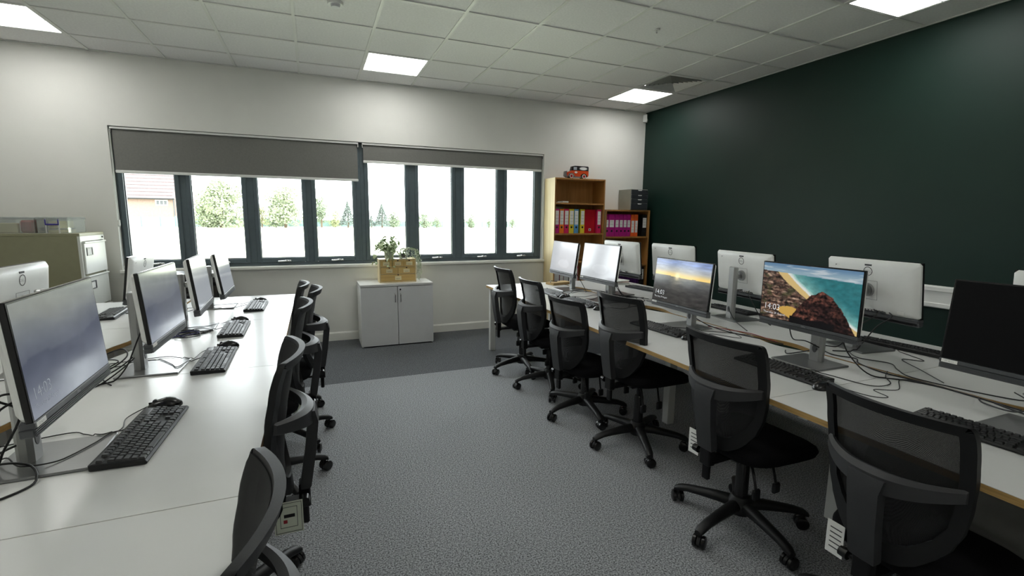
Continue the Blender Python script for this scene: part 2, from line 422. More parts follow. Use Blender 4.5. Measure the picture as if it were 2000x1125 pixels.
# ------------------------------------------------------------------ outdoors
GRASS = mat('pale_dry_grass', (206, 208, 182), 0.95, var=0.22, scale=0.6, bump=0.3, bscale=6, spec=0.05)
gd = struct('ground', MB().box(-150, 170, 0.31, 220, -0.6, -0.2), GRASS)
DIRT = mat('dry_soil', (170, 160, 140), 0.95, var=0.2, scale=3)
def mound(name, c, r, h, label):
    b = MB(); N = 14; V = [(0, 0, h)]; F = []
    for i in range(1, 5):
        for k in range(N):
            a = 2*PI*k/N; q = i/4; rr = r*q*(1+0.25*mnoise.noise(Vector((math.cos(a)*1.5+c[0], math.sin(a)*1.5, q))))
            V.append((rr*math.cos(a), rr*0.6*math.sin(a), h*(1-q)**1.2*(1+0.5*mnoise.noise(Vector((k*0.7, q*3, c[0])))) - 0.02*(q == 1)))
    for k in range(N): F.append((0, 1+k, 1+(k+1) % N))
    for i in range(3):
        for k in range(N): F.append((1+i*N+k, 1+(i+1)*N+k, 1+(i+1)*N+(k+1) % N, 1+i*N+(k+1) % N))
    b.add(V, F); o = part(name, b, DIRT, None, 60, loc=(c[0], c[1], -0.2)); tag(o, label, 'mound')
mound('soil_mound', (-1.0, 14.0), 1.2, 0.28, 'low mound of dry soil on the field, left of the middle')
mound('soil_mound', (2.1, 17.5), 0.9, 0.22, 'low mound of dry soil seen through the fourth pane')
mound('soil_mound', (11.2, 13.5), 1.0, 0.3, 'low mound of dry soil seen through the seventh pane')

# fence: posts and panels
FEN = mat('pale_green_fence_mesh', (104, 128, 126), 0.7, var=0.1)
FENP = mat('dark_green_fence_post', (84, 108, 104), 0.6)
fe = empty('perimeter_fence', (0, 75, -0.2), 0, 'pale green mesh fence across the far side of the field', 'fence')
for k in range(22):
    x = -16.2+2.4*k
    h = 1.46-0.5*min(1, (x+16.2)/24)
    part('fence_post', MB().box(x-0.04, x+0.04, -0.04, 0.04, 0, h+0.08, 0.01), FENP, fe)
    part('fence_panel', MB().box(x+0.05, x+2.35, -0.012, 0.012, 0.05, h), FEN, fe)
wl = empty('garden_wall', (-28, 75.4, -0.2), 0, 'long grey panel fence in front of the brick house', 'fence')
GWALL = mat('grey_fence_panel', (118, 128, 126), 0.8, var=0.1)
for k in range(11):
    part('fence_panel', MB().box(-12+k*2.2, -12+k*2.2+2.1, -0.05, 0.05, 0.0, 1.36), GWALL, wl)
    part('fence_post', MB().box(-12+k*2.2+2.1, -12+k*2.2+2.2, -0.08, 0.08, 0, 1.45), FENP, wl)

# brick house
hs = empty('brick_house', (-28, 80, -0.2), 0, 'pale brick house with pitched tiled roof beyond the field', 'house')
BRK = mat('pale_pink_brick', (138, 116, 106), 0.9, var=0.12, scale=5)
ROOF = mat('brown_roof_tile', (104, 92, 92), 0.9, var=0.15, scale=6)
part('wall', MB().box(-14, 10.9, 0, 9, 0, 4.05), BRK, hs)
rf = MB().prism([(-0.5, 3.95), (9.5, 3.95), (4.5, 8.6)], -14.4, 10.6, 'x'); part('roof', rf, ROOF, hs)
for i in range(9):
    t = i/9
    part('roof_course', MB().box(-14.4, 10.6, -0.56+t*5, -0.40+t*5, 3.94+t*4.65, 4.03+t*4.65), ROOF, hs)
part('gutter', MB().box(-14.4, 10.95, -0.75, -0.5, 3.88, 4.06, 0.03), GASKET, hs)
part('drainpipe', MB().cyl((10.7, -0.1, 0), (10.7, -0.1, 3.95), 0.08, n=8), DGREY, hs)
for (xa, xb, za, zb) in ((8.5, 9.9, 3.1, 3.75), (-2, -0.4, 3.1, 3.75)):
    wf = part('window', MB().box(xa-0.08, xb+0.08, -0.08, 0.05, za-0.08, zb+0.08), WPLAS, hs)
    for q in range(3):
        s = (xb-xa)/3
        part('pane', MB().box(xa+q*s+0.06, xa+(q+1)*s-0.06, -0.12, -0.07, za+0.05, zb-0.05), DGREY, wf)

# trees: trunk plus a crown of leaf cards
LEAFT = [mat('tree_leaves_%d' % i, c, 0.8, var=0.35, scale=0.7, spec=0.1) for i, c in enumerate([(136, 144, 118), (118, 128, 106), (156, 160, 124), (98, 106, 100)])]
BARK = mat('bark', (90, 76, 62), 0.9)
def tree(name, x, y, top, hw, mi, label, conifer=False, n=1500):
    g = -0.2; t = empty(name, (x, y, g), 0, label, 'tree'); t['group'] = 'trees beyond the field'
    H_ = top-g; b = MB()
    b.rings([((0, 0, 0), 0.05*hw+0.06), ((0.05*hw, 0, H_*0.35), 0.04*hw+0.05), ((0, 0.03*hw, H_*0.7), 0.03)], 7); part('trunk', b, BARK, t)
    rnd = random.Random(int(x*100)+5); V = []; F = []
    blobs = []
    if not conifer:
        for k in range(16):
            a = rnd.uniform(0, 2*PI); rr = rnd.uniform(0.1, 0.72)*hw
            zc = rnd.uniform(0.12, 0.8)*H_; sh = 1.0-0.55*abs(zc/H_-0.45)
            blobs.append((rr*math.cos(a)*sh, rr*math.sin(a)*sh, zc, rnd.uniform(0.4, 0.58)*hw))
        blobs.append((0, 0, H_*0.82, 0.36*hw))
    ls = 0.036*hw+0.05; n = int(n*1.9)
    for k in range(n):
        if conifer:
            q = rnd.random()**0.7; zc = H_*(0.1+0.9*(1-q)); rr = hw*q*(0.5+0.5*rnd.random()); a = rnd.uniform(0, 2*PI)
            c = Vector((rr*math.cos(a), rr*math.sin(a), zc))
        else:
            bx = rnd.choice(blobs); d = Vector((rnd.gauss(0, 1), rnd.gauss(0, 1), rnd.gauss(0, 1))).normalized()*bx[3]*rnd.uniform(0.6, 1.08)
            c = Vector(bx[:3])+Vector((d.x, d.y, d.z*0.8))
            if c.z > H_: c.z = H_-rnd.random()*0.2
            if c.z < 0.05: c.z = rnd.uniform(0.1, 0.4)
        u = Vector((rnd.gauss(0, 1), rnd.gauss(0, 1), rnd.gauss(0, 1))).normalized(); v = u.orthogonal().normalized()
        s = ls*rnd.uniform(0.6, 1.3); o = len(V)
        V += [c-u*s, c+v*s*0.6, c+u*s, c-v*s*0.6]; F.append((o, o+1, o+2, o+3))
    m = MB().add(V, F); o = part('foliage', m, LEAFT[mi], t); o['kind'] = 'stuff'
tree('broadleaf_tree', -9.84, 70, 6.6, 3.5, 0, 'large round broadleaf tree filling the second window pane', n=4200)
tree('young_tree', -13.3, 77, 2.9, 1.0, 2, 'small yellow-green tree at the right end of the house', n=700)
tree('broadleaf_tree', -1.9, 70, 6.0, 3.0, 0, 'tall leafy tree at the right of the third window pane', n=2600)
tree('young_tree', -4.9, 70, 3.1, 1.1, 2, 'low yellowish tree at the left of the third window pane', n=900)
tree('broadleaf_tree', -3.3, 73, 3.4, 1.5, 1, 'dense dark green tree between the two trees of the third pane', n=900)
tree('broadleaf_tree', 2.88, 70, 4.7, 1.6, 1, 'mid-height tree at the left of the fourth window pane', n=1600)
tree('young_tree', 4.85, 73.5, 2.8, 1.3, 2, 'low bush-like tree in the middle of the fourth pane', n=900)
tree('conifer_tree', 6.58, 70, 3.7, 1.4, 3, 'grey-green pointed conifer at the right of the fourth pane', True, 1300)
tree('conifer_tree', 9.96, 70, 1.8, 0.7, 3, 'very small conifer at the left edge of the fifth pane', True, 500)
tree('conifer_tree', 11.53, 70, 3.5, 1.3, 3, 'slender pointed conifer in the fifth window pane', True, 1300)
tree('shrubby_tree', 13.8, 73.5, 2.4, 1.6, 1, 'broad low tree right of the slender conifer', n=1000)
tree('shrubby_tree', 18.0, 70, 2.2, 1.5, 1, 'low hedge-like tree at the left of the sixth pane', n=900)
tree('shrubby_tree', 20.3, 71, 1.7, 1.2, 1, 'lowest rounded tree at the right of the sixth pane', n=600)
tree('shrubby_tree', 25.8, 70, 2.1, 1.3, 1, 'low tree at the left of the seventh window pane', n=800)
tree('shrubby_tree', 28.9, 70, 1.55, 0.75, 1, 'tiny tree at the right of the seventh window pane', n=400)
tree('shrubby_tree', 33.1, 70, 1.65, 1.0, 1, 'tiny tree at the left of the eighth window pane', n=500)

# ------------------------------------------------------------------ ceiling fixtures
lname = {(2, 1): 'square ceiling light panel nearest the filing cabinet corner', (7, 1): 'square ceiling light panel in front of the middle of the windows',
         (12, 1): 'square ceiling light panel beside the square air vent', (12, 6): 'ceiling light panel above the right bench close to the green wall',
         (2, 6): 'ceiling light panel above the middle of the left bench', (7, 6): 'ceiling light panel in the middle of the room',
         (2, 11): 'rear ceiling light panel on the left', (7, 11): 'rear ceiling light panel in the middle', (12, 11): 'rear ceiling light panel on the right'}
for (i, j) in sorted(light_cells):
    cx_, cy_ = (gx[i]+gx[i+1])/2, (gy[j]+gy[j+1])/2
    t = empty('ceiling_light', (cx_, cy_, HC), 0, lname[(i, j)], 'light', 'recessed light panels')
    b = MB(); h = 0.288; k = 0.012
    b.box(-h, h, -h, -h+k, -0.002, 0.02); b.box(-h, h, h-k, h, -0.002, 0.02); b.box(-h, -h+k, -h+k, h-k, -0.002, 0.02); b.box(h-k, h, -h+k, h-k, -0.002, 0.02)
    b.box(-h+k, h-k, -0.004, 0.004, -0.002, 0.02); part('frame', b, TBAR, t)
    part('diffuser', MB().box(-h+k, h-k, -h+k, -0.004, 0.002, 0.012), LAMPM, t)
    part('diffuser', MB().box(-h+k, h-k, 0.004, h-k, 0.002, 0.012), LAMPM, t)
# square four-way air vent
t = empty('air_vent', (5.7, -1.32, HC), 0, 'square louvred air vent in the ceiling by the green wall', 'vent')
VENT = mat('white_vent_metal', (214, 215, 210), 0.4)
part('backing', MB().box(-0.28, 0.28, -0.28, 0.28, 0.04, 0.048), GASKET, t)
def sqring(r, wd, za, zb, sl):
    b = MB(); R = r; I = r-wd
    V = []
    for (q, z) in ((R, za), (I, zb), (I, zb+0.002), (R, za+0.002)):
        V += [(-q, -q, z), (q, -q, z), (q, q, z), (-q, q, z)]
    F = []
    for a in range(4):
        c = (a+1) % 4
        for k in range(4): k2 = (k+1) % 4; F.append((a*4+k, a*4+k2, c*4+k2, c*4+k))
    return b.add(V, F)
part('frame', sqring(0.289, 0.03, -0.003, 0.0, 0), VENT, t)
for k in range(7):
    part('louvre', sqring(0.254-k*0.034, 0.016, 0.001, 0.020, 0), VENT, t)
# smoke detector, sprinkler, motion sensor
t = empty('smoke_detector', (2.089, -1.993, HC+0.003), 0, 'small round white smoke detector on the ceiling', 'smoke detector')
part('base', MB().lathe([(0, 0.0), (0.055, 0.0), (0.055, -0.012), (0.05, -0.018), (0, -0.018)], 24), WPLAS, t, 40)
part('sensor_head', MB().lathe([(0, -0.018), (0.034, -0.018), (0.03, -0.036), (0.012, -0.04), (0, -0.04)], 20), CUP, t, 40)
t = empty('ceiling_sensor', (4.506, -2.52, HC+0.003), 0, 'tiny chrome sprinkler-like sensor on the ceiling', 'sensor')
part('rosette', MB().lathe([(0, 0), (0.026, 0), (0.022, -0.008), (0, -0.009)], 18), WPLAS, t, 40)
part('tip', MB().lathe([(0, -0.008), (0.008, -0.009), (0.006, -0.028), (0, -0.03)], 12), CHROME, t, 40)
t = empty('motion_sensor', (6.325, -0.035, 2.885), math.radians(45), 'small white motion sensor in the top corner', 'sensor')
part('housing', MB().prism([(-0.035, -0.055), (0.035, -0.055), (0.035, 0.035), (0.02, 0.05), (-0.02, 0.05), (-0.035, 0.035)], -0.03, 0.025, 'y'), WPLAS, t)
part('lens', MB().box(-0.02, 0.02, -0.038, -0.03, -0.045, -0.01, 0.004), PAPER, t)

# ------------------------------------------------------------------ roller blinds
for (xa, xb, zb, lab) in ((0.09, 2.385, 1.885, 'long dark grey roller blind over the left four panes, lowered further'), (2.425, 4.742, 2.10, 'dark grey roller blind over the right four panes, raised higher')):
    t = empty('roller_blind', ((xa+xb)/2, 0.035, WZ1), 0, lab, 'blind', 'window blinds'); L = (xb-xa)/2
    part('fabric', MB().box(-L+0.012, L-0.012, -0.004, -0.002, zb-WZ1, -0.035), BLIND, t)
    part('roller_tube', MB().cyl((-L+0.01, 0.018, -0.032), (L-0.01, 0.018, -0.032), 0.022, n=20), BLIND, t, 40)
    part('head_rail', MB().box(-L, L, -0.024, -0.010, -0.026, -0.004, 0.003), WPLAS, t)
    part('bottom_bar', MB().box(-L+0.01, L-0.01, -0.012, 0.004, zb-WZ1-0.028, zb-WZ1, 0.005), WPLAS, t)
    for s in (-1, 1): part('bracket', MB().box(min(s*L, s*(L-0.008)), max(s*L, s*(L-0.008)), -0.022, 0.032, -0.06, 0, 0.002), CHROME, t)
    s = -1 if xa < 1 else 1; xe = s*(L+0.002)
    ch = MB(); ch.tube([(xe, -0.024, -0.03), (xe, -0.024, -0.6), (xe, -0.024, -0.93), (xe, -0.016, -0.95), (xe, -0.008, -0.93), (xe, -0.008, -0.5), (xe, -0.008, -0.03)], 0.0022, 6, 4)
    part('bead_chain', ch, WPLAS, t, 40)
    part('chain_guard', MB().box(xe-0.008, xe+0.008, -0.028, -0.004, -0.96, -0.90, 0.004), WPLAS, t)

# ------------------------------------------------------------------ desks
DZ = 0.725; TH = 0.025
LDX = (0.875, 1.685); RDX = (4.430, 3.590); LBX = (0.855, 0.06); RBX = (4.410+0.045, 5.27)
def desk(name, xin, xout, ya, yb, label, group, legs=(1, 1)):
    """xin: edge at the bench's centre line (scalloped), xout: the seated side"""
    s = 1 if xout > xin else -1
    t = empty(name, ((xin+xout)/2, (ya+yb)/2, 0), 0, label, 'desk', group)
    D = abs(xout-xin)/2; L = (yb-ya)/2-0.0018
    poly = [(s*D, -L), (s*D, L), (-s*D, L)]
    c = 0.26; N = 14
    poly.append((-s*D, c))
    for k in range(1, N):
        q = 1-2*k/N; poly.append((-s*D+s*0.06*(math.cos(q*PI)*0.5+0.5), c*q))
    poly += [(-s*D, -c), (-s*D, -L)]
    if s < 0: poly = poly[::-1]
    part('edge_band', MB().prism(poly, DZ-TH, DZ-0.002), EDGE, t)
    part('desktop', MB().prism(poly, DZ-0.002, DZ), DESK, t)
    part('rail', MB().box(-D+0.10, D-0.10, -L+0.06, -L+0.10, DZ-TH-0.05, DZ-TH), LEGW, t)
    part('rail', MB().box(-D+0.10, D-0.10, L-0.10, L-0.06, DZ-TH-0.05, DZ-TH), LEGW, t)
    part('beam', MB().box(s*0.08-0.02, s*0.08+0.02, -L+0.10, L-0.10, DZ-TH-0.05, DZ-TH), LEGW, t)
    for e, fl_ in ((-1, legs[0]), (1, legs[1])):
        y0 = e*(L-0.05)
        if fl_ == 2:   # end frame: outer leg at the corner
            part('leg', MB().box(s*(D-0.055)-0.03, s*(D-0.055)+0.03, y0-0.025, y0+0.025, 0, DZ-TH, 0.003), LEGW, t)
            part('end_rail', MB().box(-D+0.05, D-0.085, y0-0.02, y0+0.02, DZ-TH-0.05, DZ-TH), LEGW, t)
            part('leg', MB().box(-s*(D-0.06)-0.025, -s*(D-0.06)+0.025, y0-0.025, y0+0.025, 0, DZ-TH-0.05, 0.003), LEGW, t)
        elif fl_ == 1:  # set-back intermediate leg
            part('leg', MB().box(-s*(D-0.25)-0.03, -s*(D-0.25)+0.03, y0-0.03, y0+0.03, 0, DZ-TH-0.05, 0.003), LEGW, t)
    return t
ys = [-0.98, -2.14, -3.335, -4.54, -5.74, -6.9]
pos = ['farthest', 'second farthest', 'third', 'nearest fully seen', 'last']
for k in range(5):
    lg = (1, 2) if k == 0 else (1, 0)
    if k < 4 or True:
        desk('bench_desk', LDX[0], LDX[1], ys[k+1], ys[k], ['white desk at the window end of the left bench, aisle side', 'white desk second from the window on the left bench, aisle side', 'white desk third from the window on the left bench, aisle side', 'white desk carrying the nearest left monitor, aisle side of the left bench', 'white desk at the bottom left corner of the picture, nearest the camera'][k], 'left bench desks', lg)
        desk('bench_desk', RDX[0], RDX[1], ys[k+1], ys[k], ['white desk with wood edge at the window end of the right bench, aisle side', 'white desk second from the window on the right bench, aisle side', 'white desk with the sunset and beach screens on the right bench, aisle side', 'white desk under the dark black screen on the right bench, aisle side', 'white desk at the camera end of the right bench, aisle side'][k], 'right bench desks', lg)
    if k < 4:
        desk('bench_desk', LBX[0], LBX[1], ys[k+1], ys[k], ['white desk in front of the filing cabinet, far side of the left bench', 'white desk second from the window, far side of the left bench', 'white desk third from the window, far side of the left bench', 'white desk at the left edge of the picture, far side of the left bench'][k], 'left bench far-side desks', lg)
        desk('bench_desk', RBX[0], RBX[1], ys[k+1], ys[k], ['white desk nearest the bookcases, wall side of the right bench', 'white desk second from the bookcases, wall side of the right bench', 'white desk third from the bookcases, wall side of the right bench', 'white desk at the right edge of the picture, wall side of the right bench'][k], 'right bench wall-side desks', lg)

# grey cover hanging below the right bench
b = MB(); NU, NV = 26, 18; V = []; F = []
for s in (0, 1):
    for i in range(NU+1):
        for j in range(NV+1):
            y = -5.72+1.12*i/NU; q = j/NV; z = 0.665-0.46*q
            x = 4.165+0.02*s - 0.05*math.exp(-((q-0.72)/0.13)**2) + 0.035*q + 0.018*mnoise.noise(Vector((y*4, q*5, 2)))+0.012*mnoise.noise(Vector((y*11+q*6, q*14, 5)))
            V.append((x, y, z))
o = (NU+1)*(NV+1)
for i in range(NU):
    for j in range(NV):
        a = i*(NV+1)+j; F.append((a, a+1, a+NV+2, a+NV+1)); F.append((o+a, o+a+NV+1, o+a+NV+2, o+a+1))
for i in range(NU):
    for j in (0, NV):
        a = i*(NV+1)+j; F.append((a, a+NV+1, o+a+NV+1, o+a))
for j in range(NV):
    for i in (0, NU):
        a = i*(NV+1)+j; F.append((a, a+1, o+a+1, o+a))
tag(part('fabric_panel', b.add(V, F), mat('grey_wrinkled_vinyl', (104, 104, 98), 0.42, var=0.12, scale=9, bump=0.4, bscale=90), None, 60),
    'grey wrinkled fabric panel hanging under the near end of the right bench', 'fabric panel')

# ------------------------------------------------------------------ office chair (built facing +X)
BZ = 0.455; BH = 0.505
def lerp_tab(t, xs, ys_):
    if t <= xs[0]: return ys_[0]
    for i in range(len(xs)-1):
        if t <= xs[i+1]:
            q = (t-xs[i])/(xs[i+1]-xs[i]); q = q*q*(3-2*q)*0.5+q*0.5
            return ys_[i]+(ys_[i+1]-ys_[i])*q
    return ys_[-1]
def bsurf(y, h):
    s = h/BH
    x = lerp_tab(s, [0, .2, .4, .6, .8, 1.0], [-.205, -.203, -.210, -.224, -.243, -.268])
    return x + 0.01 + 0.058*(y/0.205)**2
def bhw(s): return lerp_tab(s, [0, .05, .12, .22, .35, .5, .7, .92, 1], [.072, .11, .142, .172, .193, .203, .209, .208, .202])
def make_chair():
    t = empty('office_chair')
    # five-star base
    part('base_hub', MB().lathe([(0, 0.070), (0.048, 0.070), (0.056, 0.088), (0.054, 0.13), (0.04, 0.155), (0.0, 0.155)], 20), BPLAS, t, 40)
    arm = MB(); secs = []
    for (r, zt, zb, hw) in ((0.035, 0.142, 0.082, 0.031), (0.10, 0.136, 0.084, 0.029), (0.18, 0.124, 0.080, 0.026), (0.25, 0.112, 0.074, 0.024), (0.295, 0.098, 0.062, 0.023), (0.315, 0.082, 0.058, 0.017)):
        zc = (zt+zb)/2; hh = (zt-zb)/2; k = 10
        secs.append([(r, hw*math.cos(2*PI*a/k), zc+hh*math.sin(2*PI*a/k)) for a in range(k)])
    arm.sweep(None, secs); am = arm.mesh('base_arm', 50); am.materials.append(BPLAS)
    wh = MB()
    wh.lathe([(0, -0.010), (0.022, -0.010), (0.029, -0.006), (0.029, 0.006), (0.022, 0.010), (0, 0.010)], 18)
    wm = wh.mesh('wheel', 40); wm.transform(Matrix.Rotation(PI/2, 4, 'X')); wm.materials.append(BGLOSS)
    hd = MB(); hd.cyl((0, 0, 0.04), (0, 0, 0.075), 0.008, n=8)
    hd.prism([(-0.03+0.03*0+0.031*math.cos(a), 0.027+0.031*math.sin(a)) for a in [PI*q/9 for q in range(10)]] if False else [(0.030*math.cos(PI*q/9)-0.004, 0.024+0.031*math.sin(PI*q/9)) for q in range(10)], -0.007, 0.007, 'y')
    hm = hd.mesh('caster', 40); hm.materials.append(BPLAS)
    for k in range(5):
        a = 2*PI*k/5+0.55
        link('base_arm', am, t, rot=(0, 0, a))
        c = link('caster', hm, t, loc=(0.297*math.cos(a), 0.297*math.sin(a), 0), rot=(0, 0, a+0.9+k*1.3))
        for s in (-1, 1): link('wheel', wm, c, loc=(-0.006, s*0.0185, 0.029))
    part('gas_column', MB().lathe([(0, 0.12), (0.031, 0.12), (0.029, 0.32), (0.025, 0.33), (0.0, 0.33)], 18), BGLOSS, t, 40)
    U = []
    U.append(part('piston', MB().cyl((0, 0, 0.22), (0, 0, 0.40), 0.018, n=14), BMETAL, t, 40))
    b = MB(); b.box(-0.12, 0.10, -0.065, 0.065, 0.365, 0.405, 0.012); b.box(-0.15, 0.13, -0.1, 0.1, 0.398, 0.408)
    U.append(part('mechanism', b, BMETAL, t))
    for (y, x) in ((0.2, 0.05), (-0.2, 0.05), (-0.18, -0.08)):
        b = MB(); s = 1 if y > 0 else -1
        b.tube([(x, s*0.06, 0.385), (x, s*0.10, 0.375), (x-0.02, s*0.135, 0.33), (x-0.025, s*0.15, 0.29)], 0.006, 8, 3)
        lv = part('lever', b, BMETAL, t, 40); U.append(lv)
        pd = MB(); pd.box(x-0.045, x-0.003, s*0.152-0.009, s*0.152+0.009, 0.245, 0.295, 0.006)
        part('paddle', pd, BPLAS, lv)
    # seat
    seat = MB(); N = 40; rows = [(0.90, 0.405), (0.97, 0.412), (1.0, 0.43), (1.0, 0.448), (0.965, 0.464), (0.86, 0.474), (0.5, 0.472), (0.0, 0.466)]
    V = []; F = []
    for (q, z) in rows:
        for k in range(N):
            a = 2*PI*k/N; ca, sa = math.cos(a), math.sin(a)
            ex = math.copysign(abs(ca)**0.5, ca)*0.225*q+0.04; ey = math.copysign(abs(sa)**0.5, sa)*(0.215+0.09*ex)*q
            zz = z-0.03*max(0, (ex-0.12)/0.13)**2 if z > 0.44 else z-0.012*max(0, (ex-0.12)/0.13)**2
            V.append((ex, ey, zz))
    for i in range(len(rows)-1):
        for k in range(N): F.append((i*N+k, i*N+(k+1) % N, (i+1)*N+(k+1) % N, (i+1)*N+k))
    F.append(tuple(range(N))[::-1])
    U.append(part('seat', seat.add(V, F), BFAB, t, 50))
    # back frame: a ring following the curved back
    right = []
    for k in range(24):
        s = 0.0+0.975*k/23; right.append((bhw(s), s*BH))
    for k in range(1, 5):
        a = PI/2*k/5; right.append((bhw(0.985)-0.014+0.014*math.cos(a), BH*0.972+0.014*math.sin(a)))
    tw = bhw(0.985)-0.014
    top = [(tw*(1-2*k/14), BH*0.972+0.014+0.003*(1-(1-2*k/14)**2)) for k in range(15)]
    loop = right+top+[(-y, h) for (y, h) in right[::-1]]
    bot = [(-0.075+0.15*k/6, -0.012*(1-(1-2*k/6)**2)) for k in range(1, 6)]
    loop += bot
    n = len(loop); inner = []
    for i in range(n):
        a = Vector(loop[i-1]); c = Vector(loop[(i+1) % n]); d = (c-a).normalized(); nn = Vector((-d.y, d.x))
        h = loop[i][1]/BH; wd = 0.032+0.026*max(0, 1-h/0.34)
        p = Vector(loop[i])+nn*wd; inner.append((p.x, p.y))
    b = MB(); V = []; F = []
    for (L_, dx, sh) in ((loop, 0.006, 1), (inner, 0.008, 1), (inner, -0.010, 1), (loop, -0.014, 1)):
        for (y, h) in L_: V.append((bsurf(y, h)+dx, y, BZ+h))
    for a in range(4):
        c = (a+1) % 4
        for i in range(n): j = (i+1) % n; F.append((a*n+i, a*n+j, c*n+j, c*n+i))
    U.append(part('back_frame', b.add(V, F), BPLAS, t, 50))
    # stretched net
    b = MB(); V = []; F = []; R_, C_ = 20, 14
    for i in range(R_+1):
        s = 0.075+0.905*i/R_; hw_ = bhw(s)-0.004
        if s > 0.96: hw_ -= 0.006
        for j in range(C_+1):
            y = hw_*(2*j/C_-1); V.append((bsurf(y, s*BH)+0.010, y, BZ+s*BH))
    for i in range(R_):
        for j in range(C_): a = i*(C_+1)+j; F.append((a, a+1, a+C_+2, a+C_+1))
    U.append(part('back_mesh', b.add(V, F), NET, t, 60))
    # rear yoke: bowed crossbar carried by a central spine
    b = MB(); secs = []
    for k in range(25):
        q = -1+2*k/24; y = 0.196*q; h0 = BH*(0.535+0.05*q*q)
        bow = 0.014+0.052*(1-abs(q)**2.4)
        xc = bsurf(y, h0)-bow; hh = 0.020+0.016*(1-abs(q)**1.5); th = 0.009+0.004*(1-q*q)
        z = BZ+h0
        secs.append([(xc-th, y, z-hh*0.9), (xc+th*0.3, y, z-hh), (xc+th*1.2, y, z-hh*0.3), (xc+th*2.0, y, z+hh*0.85), (xc+th*0.6, y, z+hh), (xc-th, y, z+hh*0.6)])
    U.append(part('rear_yoke', b.sweep(None, secs), CPLAS, t, 40))
    xs = bsurf(0, BH*0.53)-0.071
    b = MB(); secs = []
    for (z, wd, x, th) in ((BZ+0.285, 0.052, xs, 0.012), (BZ+0.24, 0.046, xs-0.004, 0.018), (BZ+0.12, 0.042, xs+0.01, 0.018), (BZ+0.0, 0.040, xs+0.03, 0.018), (BZ-0.01, 0.036, xs+0.032, 0.014)):
        secs.append([(x-th, -wd, z), (x-th*1.1, 0, z), (x-th, wd, z), (x+th, wd, z), (x+th, -wd, z)])
    sp = part('spine', b.sweep(None, secs), CPLAS, t, 35); U.append(sp)
    xb = xs+0.035
    b = MB(); b.box(xb-0.018, xb+0.02, -0.028, 0.028, BZ-0.085, BZ+0.005, 0.004); b.box(xb-0.010, xb+0.012, -0.018, 0.018, BZ-0.155, BZ-0.08, 0.005)
    b.box(xb, -0.08, -0.03, 0.03, BZ-0.075, BZ-0.062)
    U.append(part('back_bracket', b, BMETAL, t))
    b = MB(); b.cyl((xb, 0.03, BZ-0.035), (xb, 0.05, BZ-0.035), 0.007, n=8); b.cyl((xb, 0.048, BZ-0.035), (xb, 0.075, BZ-0.035), 0.018, 0.016, n=14)
    U.append(part('tension_knob', b, BGLOSS, t, 40))
    for u in U: u['upper'] = 1
    return t
CH = make_chair()
def tag_card(parent, y):
    m = MB(); xt = bsurf(y, 0.03)-0.02
    m.box(xt-0.0008, xt+0.0008, y-0.03, y+0.03, BZ-0.105, BZ+0.015)
    o = part('paper_tag', m, PAPER, parent, rot=None); o['upper'] = 1
    for k in range(5):
        part('printed_line', MB().box(xt-0.0013, xt-0.0008, y-0.022, y+0.018, BZ-0.01-k*0.018, BZ-0.006-k*0.018), INK, o)
    o['label'] = 'white paper tag'
    return o
def side_card(parent, y):
    """printed card hanging edge-on to the back, seen from the side"""
    xc = bsurf(0, 0.0)+0.0; z1 = BZ+0.0; z0 = z1-0.115; x0, x1 = xc-0.045, xc+0.045
    o = part('printed_card', MB().box(x0, x1, y-0.0008, y+0.0008, z0, z1), mat('pale_green_card', (206, 212, 196), 0.7), parent)
    o['upper'] = 1; o['label'] = 'pale green printed card'
    yy = (y+0.0008, y+0.0014)
    def fr(a, b_, c, d, k):
        m = MB(); m.box(a, b_, *yy, c, c+k); m.box(a, b_, *yy, d-k, d); m.box(a, a+k, *yy, c, d); m.box(b_-k, b_, *yy, c, d); return m
    part('border', fr(x0+0.004, x1-0.004, z0+0.004, z1-0.004, 0.0016), INK, o)
    part('inner_border', fr(x0+0.018, x1-0.018, z0+0.022, z1-0.018, 0.0016), INK, o)
    part('black_bar', MB().box(x0+0.026, x1-0.03, *yy, z0+0.058, z0+0.070), GASKET, o)
    part('red_mark', MB().box(x0+0.05, x1-0.028, *yy, z0+0.038, z0+0.05), mat('red_print', (160, 40, 50), 0.6), o)
def chair(x, y, yaw, dz, label, group, spin=0.0, tagy=None, card=None):
    t = copy_tree(CH); t.location = (x, y, 0); t.rotation_euler = (0, 0, math.radians(yaw)); tag(t, label, 'chair', group)
    if tagy is not None: tag_card(t, tagy)
    if card is not None: side_card(t, card)
    for c in t.children:
        if c.get('upper'): c.location.z += dz
        elif spin and c.name.split('.')[0] in ('base_arm', 'caster'):
            M_ = Matrix.Rotation(spin, 4, 'Z')
            if c.name.startswith('caster'): c.location = M_ @ c.location
            c.rotation_euler.z += spin
    for c in list(t.children):
        if 'upper' in c: del c['upper']
    return t
TOP0 = BZ+BH
def rchair(bx, by, yaw, zt, label, spin=0, tagy=None):
    a = math.radians(yaw); d = 0.245
    return chair(bx+d*math.cos(a), by+d*math.sin(a), yaw, zt-TOP0, label, 'mesh chairs along the right bench', spin, tagy)
G_L = 'mesh chairs along the left bench'
rchair(3.435, -1.78, -0.5, 0.999, 'black mesh office chair at the window end of the right bench, smallest in view', 0.3)
rchair(3.480, -2.285, 0.5, 0.950, 'black mesh office chair second from the window on the right bench', 0.0)
rchair(3.460, -2.945, 8, 0.895, 'low-set black mesh office chair third from the window on the right bench', 0.1)
rchair(3.525, -3.490, 5, 1.000, 'black mesh office chair in front of the sunset screen, its seat raised high', -0.1)
rchair(3.460, -4.360, 3, 0.957, 'black mesh office chair in front of the beach screen, with a paper tag', 0.2, 0.13)
rchair(3.450, -5.037, -1, 0.908, 'black mesh office chair nearest the camera on the right, cut by the bottom edge', 0.2, 0.13)
